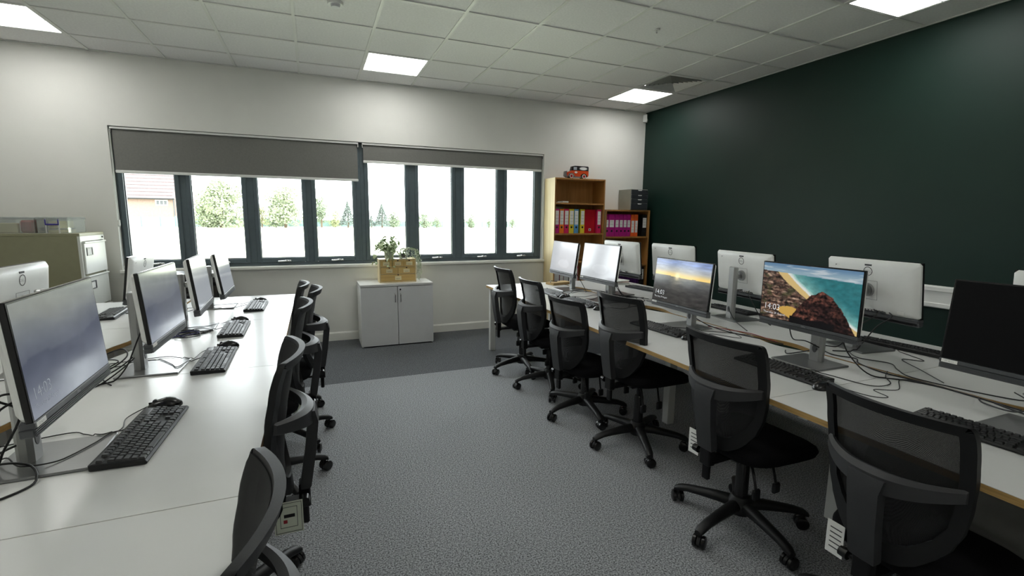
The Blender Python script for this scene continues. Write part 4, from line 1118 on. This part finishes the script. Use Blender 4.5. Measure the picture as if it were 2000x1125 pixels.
cable([(0.90, -4.36, D), (0.97, -4.33, 0.76), (1.05, -4.27, 0.79), (1.10, -4.20, 0.75), (1.14, -4.28, D), (1.08, -4.36, D), (0.98, -4.42, D)], 'black cable looping over the nearest left monitor base', 0.0032)
cable([(4.62, -4.2, D), (4.55, -4.3, D), (4.6, -4.42, D), (4.52, -4.5, D), (4.45, -4.6, D), (4.48, -4.8, D), (4.55, -4.95, D), (4.6, -4.9, 0.74)], 'wavy black cable lying behind the beach screen', 0.0026)
cable([(4.55, -4.08, D), (4.48, -4.2, D), (4.52, -4.3, D), (4.45, -4.36, D), (4.40, -4.5, D), (4.42, -4.7, D), (4.40, -5.0, D)], 'black cable running along the right bench split', 0.0032)
cable([(5.1, -4.5, D), (4.95, -4.55, D), (4.86, -4.52, D), (4.80, -4.6, D), (4.9, -4.68, D), (4.98, -4.62, D)], 'bent black cable beside the dark screen', 0.0026)
cable([(4.45, -2.05, D), (4.55, -2.15, D+.004), (4.6, -2.3, D+.006), (4.5, -2.36, D), (4.42, -2.26, D+.004), (4.5, -2.12, D+.008), (4.62, -2.2, D), (4.7, -2.35, D)], 'tangled black cables beneath the white-backed monitor', 0.0028)
cable([(4.40, -2.2, D), (4.5, -2.25, D+.008), (4.58, -2.2, D+.01), (4.66, -2.28, D), (4.6, -2.42, D), (4.48, -2.44, D), (4.4, -2.4, D)], 'second tangle of black cable beside the pale cloud screen', 0.0026)
cable([(4.36, -3.42, D), (4.40, -3.58, D+.004), (4.46, -3.7, D), (4.43, -3.9, D)], 'red cable beside the sunset monitor base', 0.0026, mat('red_cable', (140, 34, 40), 0.5))
cable([(0.90, -4.50, D), (0.95, -4.44, 0.738), (1.0, -4.36, 0.745), (0.96, -4.28, D), (0.88, -4.24, D)], 'yellow-green cable at the left edge', 0.003, mat('yellow_cable', (186, 196, 40), 0.5))

# ------------------------------------------------------------------ two-door cupboard under the window
cb = empty('storage_cupboard', (2.7125, -0.26, 0), 0, 'light grey two-door cupboard under the window', 'cupboard')
W_ = 0.4025; yf, yb_ = -0.215, 0.215
b = MB(); b.box(-W_, -W_+0.018, yf+0.02, yb_, 0.0, 0.685); b.box(W_-0.018, W_, yf+0.02, yb_, 0.0, 0.685); b.box(-W_+0.018, W_-0.018, yb_-0.01, yb_, 0.0, 0.685); b.box(-W_+0.018, W_-0.018, yf+0.02, yb_-0.01, 0.03, 0.05)
part('carcass', b, WPLAS, cb)
part('top', MB().box(-W_-0.004, W_+0.004, yf-0.002, yb_, 0.686, 0.711, 0.002), DESK, cb)
for s in (-1, 1):
    xa, xb = (-W_+0.001, -0.003) if s < 0 else (0.003, W_-0.001)
    d = part('door', MB().box(xa, xb, yf, yf+0.0185, 0.012, 0.680, 0.0015), CUP, cb)
    hx = -0.03 if s < 0 else 0.03
    b = MB(); b.tube([(hx, yf+0.001, 0.60), (hx, yf-0.02, 0.598), (hx, yf-0.026, 0.585), (hx, yf-0.026, 0.52), (hx, yf-0.02, 0.507), (hx, yf+0.001, 0.505)], 0.005, 8, 4)
    part('handle', b, CHROME, d, 40)
    if s > 0:
        part('lock', MB().cyl((0.03, yf+0.001, 0.645), (0.03, yf-0.006, 0.645), 0.009, n=16), BGLOSS, d, 40)

# small wooden chest of drawers on top of it
mc = empty('mini_drawers', (2.742, -0.262, 0.711), 0, 'small plywood chest of six little drawers on the grey cupboard', 'drawers')
W_, D_, H_ = 0.208, 0.088, 0.268
b = MB(); t_ = 0.012
b.box(-W_, -W_+t_, -D_, D_, 0, H_); b.box(W_-t_, W_, -D_, D_, 0, H_); b.box(-W_+t_, W_-t_, -D_, D_, H_-t_, H_); b.box(-W_+t_, W_-t_, -D_, D_, 0, t_); b.box(-W_+t_, W_-t_, D_-0.005, D_, t_, H_-t_)
for z in (0.092, 0.174): b.box(-W_+t_, W_-t_, -D_+0.004, D_-0.005, z, z+0.006)
part('carcass', b, BIRCH, mc)
IW = W_-t_-0.001
CARD = mat('cream_card', (226, 214, 172), 0.8)
for (z0, z1, n_) in ((0.182, 0.254, 3), (0.100, 0.172, 2), (0.014, 0.090, 1)):
    for k in range(n_):
        xa = -IW+2*IW*k/n_+0.001; xb = -IW+2*IW*(k+1)/n_-0.001; xc = (xa+xb)/2
        d = part('drawer', MB().box(xa, xb, -D_-0.001, D_-0.01, z0, z1, 0.001), PLY, mc)
        part('finger_notch', MB().prism([(xc+0.010*math.cos(PI+q*PI/8), z1+0.0005+0.012*math.sin(PI+q*PI/8)) for q in range(9)], -D_-0.0018, -D_-0.0008, 'y'), GASKET, d)
        lc = part('label_card', MB().box(xc-0.036, xc+0.036, -D_-0.0018, -D_-0.001, z0+0.012, z1-0.018), CARD, d)
        part('printed_line', MB().box(xc-0.022, xc+0.022, -D_-0.0022, -D_-0.0017, (z0+z1)/2-0.012, (z0+z1)/2-0.009), INK, d)

# plants on the chest
def leaf_me(name, L, Wd, m):
    V = []; F = []; n = 6
    for i in range(n+1):
        q = i/n; wq = Wd*math.sin(PI*q**0.8)*(1-0.25*q); zz = 0.18*L*math.sin(PI*q)-0.25*L*q*q
        V += [(L*q, -wq, zz+0.12*wq), (L*q, 0, zz-0.1*wq), (L*q, wq, zz+0.12*wq)]
    for i in range(n): a = i*3; F += [(a, a+1, a+4, a+3), (a+1, a+2, a+5, a+4)]
    me = MB().add(V, F).mesh(name, 60); me.materials.append(m); return me
L1 = leaf_me('leaf', 0.06, 0.023, LEAF); L2 = leaf_me('leaf', 0.056, 0.022, LEAFV)
pl = empty('potted_pothos', (2.655, -0.285, 0.979), 0, 'variegated trailing house plant in a pale pot on the plywood drawers', 'plant')
POTM = mat('pale_sage_pot', (196, 204, 180), 0.5, var=0.03)
part('pot', MB().lathe([(0, 0.0), (0.046, 0.0), (0.058, 0.10), (0.062, 0.105), (0.058, 0.108), (0.053, 0.095), (0.0, 0.092)], 24), POTM, pl, 40)
part('soil', MB().lathe([(0.054, 0.0925), (0.03, 0.096), (0, 0.097)], 18), SOIL, pl)
rnd = random.Random(3)
stems = MB()
for k in range(34):
    a = rnd.uniform(0, 2*PI); up_ = rnd.uniform(0.02, 0.15); out = rnd.uniform(0.05, 0.15); drop = rnd.uniform(-0.02, 0.09)
    if k in (0, 1): a = 3.35+0.2*k; out = 0.15; up_ = 0.05; drop = 0.16
    if k in (2, 3): a = 4.7+0.25*k-0.6; out = 0.115; up_ = 0.03; drop = 0.2
    if a % (2*PI) < PI and out > 0.12: out = 0.12
    ca, sa = math.cos(a), math.sin(a)
    pts = [Vector((0.02*ca, 0.02*sa, 0.095)), Vector((0.5*out*ca, 0.5*out*sa, 0.1+up_)), Vector((out*ca, out*sa, 0.1+up_*0.7)), Vector((out*1.12*ca, out*1.12*sa, 0.1+up_*0.6-drop))]
    stems.tube(pts, 0.0018, 5, 4)
    for q in range(6):
        f = (q+1)/6*2.999; i = int(f); p = pts[i].lerp(pts[i+1], f-i)
        aa = a+rnd.uniform(-1.3, 1.3)
        o = link('leaf', rnd.choice((L1, L2, L2)), pl, loc=p, rot=(rnd.uniform(-0.6, 0.6), rnd.uniform(-0.3, 0.9), aa)); s_ = rnd.uniform(0.6, 1.1); o.scale = (s_, s_, s_)
part('stems', stems, LEAF, pl, 60)
p2 = empty('trailing_plant', (2.815, -0.275, 0.979), 0, 'pale trailing string plant in a clear glass, hanging over the drawers', 'plant')
JAR = glass_mat('clear_glass_jar', (0.94, 0.96, 0.95), 0.06, 0.12)
part('glass_jar', MB().lathe([(0, 0), (0.038, 0), (0.042, 0.03), (0.042, 0.08), (0.039, 0.085), (0.038, 0.08), (0.038, 0.006), (0, 0.006)], 20), JAR, p2, 40)
part('soil', MB().lathe([(0, 0.008), (0.035, 0.008), (0.036, 0.055), (0, 0.058)], 16), SOIL, p2, 40)
V = []; F = []; st = MB()
L2m = mat('silvery_small_leaf', (198, 206, 186), 0.5, var=0.2, scale=80)
for k in range(24):
    a = rnd.uniform(-0.9, 0.5); ox = rnd.uniform(0.05, 0.16); oy = -rnd.uniform(0.0, 0.09); dr = rnd.uniform(0.02, 0.30) if k > 4 else rnd.uniform(0.0, 0.06)
    if k < 5: ox *= rnd.choice((-0.6, 0.4)); 
    if ox < 0.145 and dr > 0.1: ox = rnd.uniform(0.15, 0.19)
    pts = [Vector((0, 0, 0.06)), Vector((0.3*ox, 0.3*oy, 0.12)), Vector((0.85*ox, 0.85*oy, 0.10)), Vector((ox, oy, 0.03-0.3*dr)), Vector((ox+0.01, oy, 0.03-dr))]
    st.tube(pts, 0.0009, 4, 3)
    for q in range(40):
        f = rnd.uniform(0.3, 3.999); i = int(f); p = pts[i].lerp(pts[i+1], f-i)+Vector((rnd.uniform(-.012, .012), rnd.uniform(-.012, .012), rnd.uniform(-.008, .008)))
        u = Vector((rnd.gauss(0, 1), rnd.gauss(0, 1), rnd.gauss(0, 1))).normalized(); v = u.orthogonal().normalized(); s_ = rnd.uniform(0.006, 0.011); o = len(V)
        V += [p-u*s_, p+v*s_*0.6, p+u*s_, p-v*s_*0.6]; F.append((o, o+1, o+2, o+3))
part('strands', st, LEAF, p2)
o = part('foliage', MB().add(V, F), L2m, p2); o['kind'] = 'stuff'

# ------------------------------------------------------------------ filing cabinet and boxes on top
fc = empty('filing_cabinet', (-0.325, -0.385, 0), 0, 'tall steel filing cabinet with olive side and off-white drawer fronts', 'filing cabinet')
hx, hy, H_ = 0.325, 0.255, 1.288
part('body', MB().box(-hx, hx-0.02, -hy, hy, 0.0, H_-0.025, 0.002), OLIVE, fc)
part('top_panel', MB().box(-hx-0.002, hx-0.001, -hy-0.002, hy+0.002, H_-0.026, H_, 0.003), OLIVE, fc)
b = MB(); b.box(hx-0.02, hx, -hy, -hy+0.022, 0, H_-0.026); b.box(hx-0.02, hx, hy-0.022, hy, 0, H_-0.026); b.box(hx-0.02, hx, -hy+0.022, hy-0.022, H_-0.07, H_-0.026); b.box(hx-0.02, hx, -hy+0.022, hy-0.022, 0, 0.03)
part('front_frame', b, CREAM, fc)
for k in range(4):
    z1 = H_-0.078-k*0.30; z0 = z1-0.282
    d = part('drawer', MB().box(hx-0.018, hx+0.014, -hy+0.026, hy-0.026, z0, z1, 0.004), CREAM, fc)
    part('pull_lip', MB().box(hx+0.006, hx+0.024, -hy+0.026, hy-0.026, z1-0.012, z1+0.002, 0.003), CREAM, d)
    yc = -0.13; zc = z1-0.085; b = MB(); r = 0.036; ry = 0.06; q = 0.007
    for (ya, yb2, za, zb) in ((-ry, ry, r-q, r), (-ry, ry, -r, -r+q), (-ry, -ry+2*q, -r+q, r-q), (ry-2*q, ry, -r+q, r-q)): b.box(hx+0.013, hx+0.019, yc+ya, yc+yb2, zc+za, zc+zb)
    part('label_holder', b, DGREY, d)
    part('label_card', MB().box(hx+0.0135, hx+0.015, yc-ry+q, yc+ry-q, zc-r+q, zc+r-q), PAPER, d)
part('lock', MB().cyl((hx, 0.21, H_-0.046), (hx+0.006, 0.21, H_-0.046), 0.008, n=12), BGLOSS, fc, 40)
def tub(name, x0, x1, y0, y1, h, label, blue):
    t = empty(name, ((x0+x1)/2, (y0+y1)/2, 1.289), 0, label, 'storage box', 'plastic boxes on the filing cabinet')
    a, c_ = (x1-x0)/2, (y1-y0)/2; k = 0.003; b = MB()
    b.box(-a, a, -c_, -c_+k, 0, h); b.box(-a, a, c_-k, c_, 0, h); b.box(-a, -a+k, -c_+k, c_-k, 0, h); b.box(a-k, a, -c_+k, c_-k, 0, h); b.box(-a+k, a-k, -c_+k, c_-k, 0, k)
    b.box(-a-0.006, a+0.006, -c_-0.006, -c_, h-0.012, h); b.box(-a-0.006, a+0.006, c_, c_+0.006, h-0.012, h); b.box(a, a+0.006, -c_, c_, h-0.012, h); b.box(-a-0.006, -a, -c_, c_, h-0.012, h)
    part('tub', b, CLEAR, t)
    part('lid', MB().box(-a-0.005, a+0.005, -c_-0.005, c_+0.005, h, h+0.007, 0.002), CLEAR, t)
    if blue:
        b = MB(); b.box(-a*0.45, a*0.45, -c_-0.012, -c_-0.006, h*0.52, h*0.62, 0.002); b.box(-a*0.45, -a*0.38, -c_-0.014, -c_-0.006, h*0.55, h*0.9, 0.002); b.box(a*0.38, a*0.45, -c_-0.014, -c_-0.006, h*0.55, h*0.9, 0.002)
        part('clip_handle', b, mat('blue_plastic', (58, 48, 140), 0.4), t)
        for s in (-1, 1): part('rib', MB().box(s*a*0.42-0.004, s*a*0.42+0.004, -c_-0.006, -c_, 0, h), WPLAS, t)
        b = MB(); b.box(-a*0.4, a*0.4, -c_+0.02, c_-0.03, k, 0.025); part('folded_paper', b, CARD, t)
        part('paper_stack', MB().box(-a*0.35, a*0.35, -c_+0.03, c_-0.05, 0.04, 0.10), CARD, t)
        part('cable_reel', MB().cyl((-a*0.72, -c_+0.012, 0.035), (-a*0.72, -c_+0.03, 0.035), 0.014, n=14), BGLOSS, t)
    else:
        part('red_pouch', MB().box(a*0.3, a*0.93, -c_+0.01, c_-0.05, k, h*0.85, 0.015), mat('red_fabric', (150, 36, 34), 0.7), t)
        part('cream_packet', MB().box(-a*0.75, a*0.22, -c_+0.008, -c_+0.05, k, h*0.66, 0.004), CARD, t)
        part('brown_packet', MB().box(-a*0.96, -a*0.78, -c_+0.01, c_-0.05, k, h*0.6, 0.004), mat('brown_card', (130, 76, 52), 0.7), t)
tub('storage_box', -0.60, -0.305, -0.60, -0.20, 0.128, 'clear plastic box with red and cream contents on the filing cabinet', False)
tub('storage_box', -0.29, -0.085, -0.60, -0.26, 0.130, 'clear plastic box with blue clip handle on the filing cabinet', True)

# black machine under the window at the end of the left bench
bm_ = empty('office_machine', (0.78, -0.42, 0), 0, 'black box-shaped machine under the window behind the left monitors', 'machine')
part('body', MB().box(-0.26, 0.22, -0.22, 0.22, 0.0, 0.80, 0.012), BGLOSS, bm_)
part('lid', MB().box(-0.255, 0.215, -0.215, 0.22, 0.802, 0.90, 0.02), BPLAS, bm_)
part('paper_slot', MB().box(-0.20, 0.16, -0.223, -0.215, 0.70, 0.725), DGREY, bm_)

# ------------------------------------------------------------------ bookcases
def bookcase(name, xa, xb, h, shelves, label):
    t = empty(name, ((xa+xb)/2, -0.155, 0), 0, label, 'bookcase', 'bookcases in the corner'); a = (xb-xa)/2; d = 0.145; k = 0.018
    for s in (-1, 1):
        sp = part('side_panel', MB().box(min(s*a, s*(a-k)), max(s*a, s*(a-k)), -d, d, 0, h), BIRCH if s < 0 else OAK, t)
        part('edge_strip', MB().box(min(s*a, s*(a-k)), max(s*a, s*(a-k)), -d-0.002, -d, 0, h), OAK, sp)
    part('top_board', MB().box(-a+k, a-k, -d-0.002, d, h-0.02, h), OAK, t)
    part('back_board', MB().box(-a+k, a-k, d-0.008, d, 0.06, h-0.02), OAK, t)
    part('plinth', MB().box(-a+k, a-k, -d+0.02, -d+0.035, 0, 0.06), OAK, t)
    for z in shelves: part('shelf', MB().box(-a+k, a-k, -d, d-0.008, z-0.02, z), OAK, t)
    return t
B1 = bookcase('bookcase', 4.765, 5.525, 1.978, (0.08, 0.50, 0.885, 1.262, 1.660), 'tall wooden bookcase beside the windows')
B2 = bookcase('bookcase', 5.548, 6.283, 1.582, (0.08, 0.46, 0.82, 1.215), 'low wooden bookcase in the corner by the green wall')
cols = {'magenta': (190, 34, 120), 'orange': (236, 122, 36), 'pink': (208, 40, 96), 'yellow': (226, 206, 60), 'blue': (98, 158, 206), 'red': (186, 24, 40), 'purple': (178, 34, 130), 'dark purple': (64, 28, 84), 'black': (28, 26, 26), 'white': (216, 214, 214), 'bright orange': (240, 104, 48), 'dark red': (110, 26, 44)}
def binder(xa, xb, z, h, colr, label, group, lab=True, face=False, yf=-0.272, labh=(0.36, 0.93), ring=True, bn=False):
    a = (xb-xa)/2; m = mat('binder_'+colr.replace(' ', '_'), cols[colr], 0.35, var=0.06, scale=20)
    t = empty('lever_arch_file', ((xa+xb)/2, yf, z+0.0008), 0, label, 'binder', group); dp = 0.235
    b = MB(); k = 0.003
    b.box(-a, a, 0, k, 0, h, 0.001); b.box(-a, -a+k, k, dp, 0, h); b.box(a-k, a, k, dp, 0, h)
    part('cover', b, m, t)
    part('paper_block', MB().box(-a+k+0.002, a-k-0.002, 0.02, dp-0.02, 0.006, h-0.02), PAPER, t)
    if lab:
        part('spine_label', MB().box(-a*0.76, a*0.76, -0.0012, 0, h*labh[0], h*labh[1]), PAPER, t)
        for q in range(3): part('printed_line', MB().box(-a*0.6, a*0.6, -0.0017, -0.0011, h*(labh[0]+0.12+q*0.13), h*(labh[0]+0.127+q*0.13)), INK, t)
    if ring:
        part('finger_hole', MB().cyl((0, -0.0012, h*0.25), (0, 0.001, h*0.25), 0.011, n=16), GASKET, t)
        b = MB(); V = []; F = []; n = 16
        for q in range(n):
            an = 2*PI*q/n
            for rr in (0.014, 0.0105): V += [(rr*math.cos(an), -0.0018, h*0.25+rr*math.sin(an))]
        for q in range(n): q2 = (q+1) % n; F.append((q*2, q2*2, q2*2+1, q*2+1))
        part('hole_ring', b.add(V, F), CHROME, t)
    return t
g1 = 'files on the tall bookcase'; g2 = 'files on the low bookcase'; g3 = 'files on the lower shelves'
xs = [(4.788, 4.852), (4.858, 4.923), (4.929, 4.996), (5.002, 5.072), (5.078, 5.142), (5.172, 5.236)]
nm = [('magenta', 'magenta lever arch file at the left end of the tall bookcase'), ('orange', 'orange lever arch file on the tall bookcase between two pink ones'), ('pink', 'pink lever arch file between orange and yellow files'), ('yellow', 'yellow lever arch file left of the blue one'), ('blue', 'light blue lever arch file on the tall bookcase'), ('yellow', 'yellow lever arch file right of the blue one')]
for (xa, xb), (c, l) in zip(xs, nm): binder(xa, xb, 1.262, 0.318, c, l, g1)
t = binder(5.432, 5.495, 1.262, 0.316, 'pink', 'crimson lever arch file standing at the right end of the tall bookcase', g1)
f = empty('ring_binder', (5.336, -0.235, 1.2628), 0, 'red file turned sideways, its wide cover facing out of the tall bookcase', 'binder', g1)
part('cover', MB().box(-0.092, 0.092, 0, 0.06, 0, 0.316, 0.003), mat('binder_red', cols['red'], 0.35), f)
part('sticker', MB().box(-0.012, 0.024, -0.0012, 0, 0.03, 0.062), PAPER, f); part('sticker_mark', MB().box(-0.004, 0.016, -0.002, -0.001, 0.037, 0.055), INK, f)
xs2 = [(5.572, 5.622, 'purple'), (5.626, 5.716, 'purple'), (5.724, 5.788, 'purple'), (5.794, 5.856, 'purple'), (5.860, 5.918, 'purple'), (5.922, 5.980, 'purple'), (5.990, 6.050, 'bright orange'), (6.054, 6.106, 'bright orange'), (6.180, 6.258, 'black')]
l2 = ['narrow magenta-purple file at the left end of the low bookcase', 'widest magenta-purple file, second on the low bookcase', 'magenta-purple file third from the left on the low bookcase', 'magenta-purple file fourth from the left on the low bookcase', 'magenta-purple file fifth from the left on the low bookcase', 'magenta-purple file next to the orange ones', 'left one of two bright orange files on the low bookcase', 'right one of two bright orange files on the low bookcase', 'black file at the right end of the low bookcase']
for (xa, xb, c), l in zip(xs2, l2): binder(xa, xb, 1.215, 0.305, c, l, g2, labh=(0.42, 0.74) if c == 'purple' else (0.18, 0.72) if 'orange' in c else (0.4, 0.85), ring='orange' not in c)
for k, (xa, xb, c, l) in enumerate([(4.80, 4.87, 'white', 'white file low in the tall bookcase, leftmost'), (4.875, 4.94, 'dark red', 'dark red file low in the tall bookcase'), (4.946, 5.01, 'white', 'white file low in the tall bookcase beside the dark red one'), (5.016, 5.08, 'black', 'black file low in the tall bookcase'), (5.09, 5.16, 'pink', 'pink file low in the tall bookcase behind the pale monitor')]):
    binder(xa, xb, 0.50, 0.315, c, l, g3, lab=(c != 'white'))
for k, (xa, xb, c, l) in enumerate([(5.84, 5.90, 'dark purple', 'dark purple file low in the low bookcase, leftmost'), (5.905, 5.97, 'dark purple', 'dark purple file low in the low bookcase, second'), (5.975, 6.04, 'dark purple', 'dark purple file low in the low bookcase, third'), (6.045, 6.105, 'dark purple', 'dark purple file low in the low bookcase, fourth'), (6.11, 6.165, 'dark purple', 'dark purple file low in the low bookcase, fifth'), (6.175, 6.25, 'black', 'black file with a pale label low in the low bookcase')]):
    binder(xa, xb, 0.46, 0.31, c, l, g3, lab=(c == 'black'), labh=(0.45, 0.92))
tag(part('paper_sheets', MB().box(4.80, 4.99, -0.26, -0.10, 1.661, 1.668).box(4.90, 4.985, -0.27, -0.12, 1.668, 1.682), PAPER), 'few loose paper sheets on the upper shelf of the tall bookcase', 'papers')
tag(part('small_booklet', MB().box(4.80, 4.92, -0.25, -0.10, 1.5815, 1.606, 0.002), mat('olive_card', (110, 112, 92), 0.7)), 'grey-green booklet lying on top of the files', 'booklet')

# toy van on the tall bookcase
va = empty('toy_van', (5.125, -0.20, 1.979), 0, 'orange and black tin van ornament on top of the tall bookcase', 'toy')
OR = mat('orange_tin', (206, 76, 30), 0.35); BK = mat('black_tin', (26, 26, 28), 0.35); GY = mat('grey_tin', (128, 128, 132), 0.3, 0.3)
part('body', MB().prism([(-0.155, 0.075), (-0.14, 0.03), (0.17, 0.03), (0.178, 0.05), (0.178, 0.105), (-0.075, 0.105), (-0.09, 0.098)], -0.025, 0.025, 'y'), OR, va)
part('cab', MB().prism([(-0.085, 0.104), (0.178, 0.104), (0.178, 0.155), (0.168, 0.165), (-0.03, 0.168), (-0.07, 0.158)], -0.024, 0.024, 'y'), BK, va)
part('window', MB().box(-0.052, -0.002, -0.0262, -0.024, 0.115, 0.152, 0.001), mat('pale_blue_glass', (170, 180, 190), 0.2), va)
ov = lambda cx_, cz_, rx, rz, y0, y1: MB().prism([(cx_+rx*math.cos(2*PI*q/20), cz_+rz*math.sin(2*PI*q/20)) for q in range(20)], y0, y1, 'y')
part('oval_sign', ov(0.095, 0.134, 0.064, 0.023, -0.0265, -0.0235), GY, va); part('oval_sign_plate', ov(0.095, 0.134, 0.054, 0.018, -0.0272, -0.026), PAPER, va)
part('door_badge', ov(-0.015, 0.083, 0.022, 0.013, -0.0265, -0.024), PAPER, va)
part('radiator', MB().prism([(-0.178, 0.03), (-0.14, 0.012), (-0.138, 0.06), (-0.148, 0.098), (-0.172, 0.092)], -0.022, 0.022, 'y'), GY, va)
for cx_ in (-0.085, 0.105):
    fd = [(cx_+0.052*math.cos(PI*q/12), 0.03+0.046*math.sin(PI*q/12)) for q in range(13)]+[(cx_-0.04, 0.03), (cx_+0.04, 0.03)]
    part('mudguard', MB().prism([(cx_+0.052*math.cos(PI*q/12), 0.026+0.046*math.sin(PI*q/12)) for q in range(13)], -0.028, 0.028, 'y'), GY if cx_ < 0 else BK, va)
    wl_ = part('wheel', MB().cyl((cx_, -0.032, 0.033), (cx_, 0.032, 0.033), 0.033, n=22), BK, va, 40)
    part('tyre_wall', MB().cyl((cx_, -0.0335, 0.033), (cx_, -0.031, 0.033), 0.027, n=22), PAPER, wl_, 40)
    part('hub', MB().cyl((cx_, -0.0355, 0.033), (cx_, -0.033, 0.033), 0.019, 0.016, n=18), mat('red_hub', (150, 24, 40), 0.4), wl_, 40)
part('running_board', MB().box(-0.05, 0.07, -0.03, 0.03, 0.018, 0.03), GY, va)

# desktop drawer unit on the low bookcase
du = empty('desktop_drawer_unit', (6.085, -0.165, 1.583), 0, 'grey desktop drawer unit with dark fronts on the low bookcase', 'drawer unit')
part('casing', MB().box(-0.142, 0.142, -0.135, 0.15, 0, 0.284, 0.003), mat('light_grey_casing', (146, 148, 138), 0.5), du)
DK = mat('charcoal_drawer', (52, 56, 60), 0.4)
for (z0, z1) in ((0.212, 0.278), (0.154, 0.208), (0.096, 0.150), (0.006, 0.092)):
    d = part('drawer', MB().box(-0.138, 0.138, -0.150, -0.135, z0, z1, 0.003), DK, du)
    part('grip', MB().prism([(-0.035, z1-0.002), (-0.025, z1-0.014), (0.025, z1-0.014), (0.035, z1-0.002)], -0.153, -0.148, 'y'), PAPER, d)
part('lock', MB().cyl((0.115, -0.15, 0.262), (0.115, -0.154, 0.262), 0.006, n=10), CHROME, du)

# odds and ends on the right bench
cbx = empty('cardboard_folder', (4.40, -1.16, DZ), math.radians(12), 'flat brown cardboard folder at the far end of the right bench', 'folder')
part('cover', MB().box(-0.14, 0.12, -0.07, 0.07, 0.0, 0.022, 0.003), mat('brown_cardboard', (176, 148, 100), 0.8), cbx)
part('flap', MB().box(-0.14, 0.12, -0.07, 0.05, 0.023, 0.027), mat('brown_cardboard', (176, 148, 100), 0.8), cbx)
part('strap', MB().tube([(-0.15, -0.03, 0.028), (-0.12, 0, 0.045), (-0.07, 0.02, 0.034), (-0.03, 0.0, 0.030)], 0.004, 6, 4), RUBBER, cbx)
for k, (dx, dy, a, hh) in enumerate(((0, 0, 5, 0.018), (0.01, 0.01, -6, 0.014), (-0.008, 0.0, 12, 0.010))):
    z0 = DZ+(0, 0.0185, 0.033)[k]
    o = part('paper_pile', MB().box(-0.105, 0.105, -0.148, 0.148, 0, hh, 0.001), (PAPER, mat('pinkish_paper', (214, 190, 184), 0.8), PAPER)[k], None, loc=(5.05+dx, -1.28+dy, z0), rot=(0, 0, math.radians(a)))
    tag(o, ['lowest stack of white papers beside the bookcases', 'middle pinkish bundle of papers beside the bookcases', 'topmost white papers of the pile beside the bookcases'][k], 'papers', 'papers on the right bench')
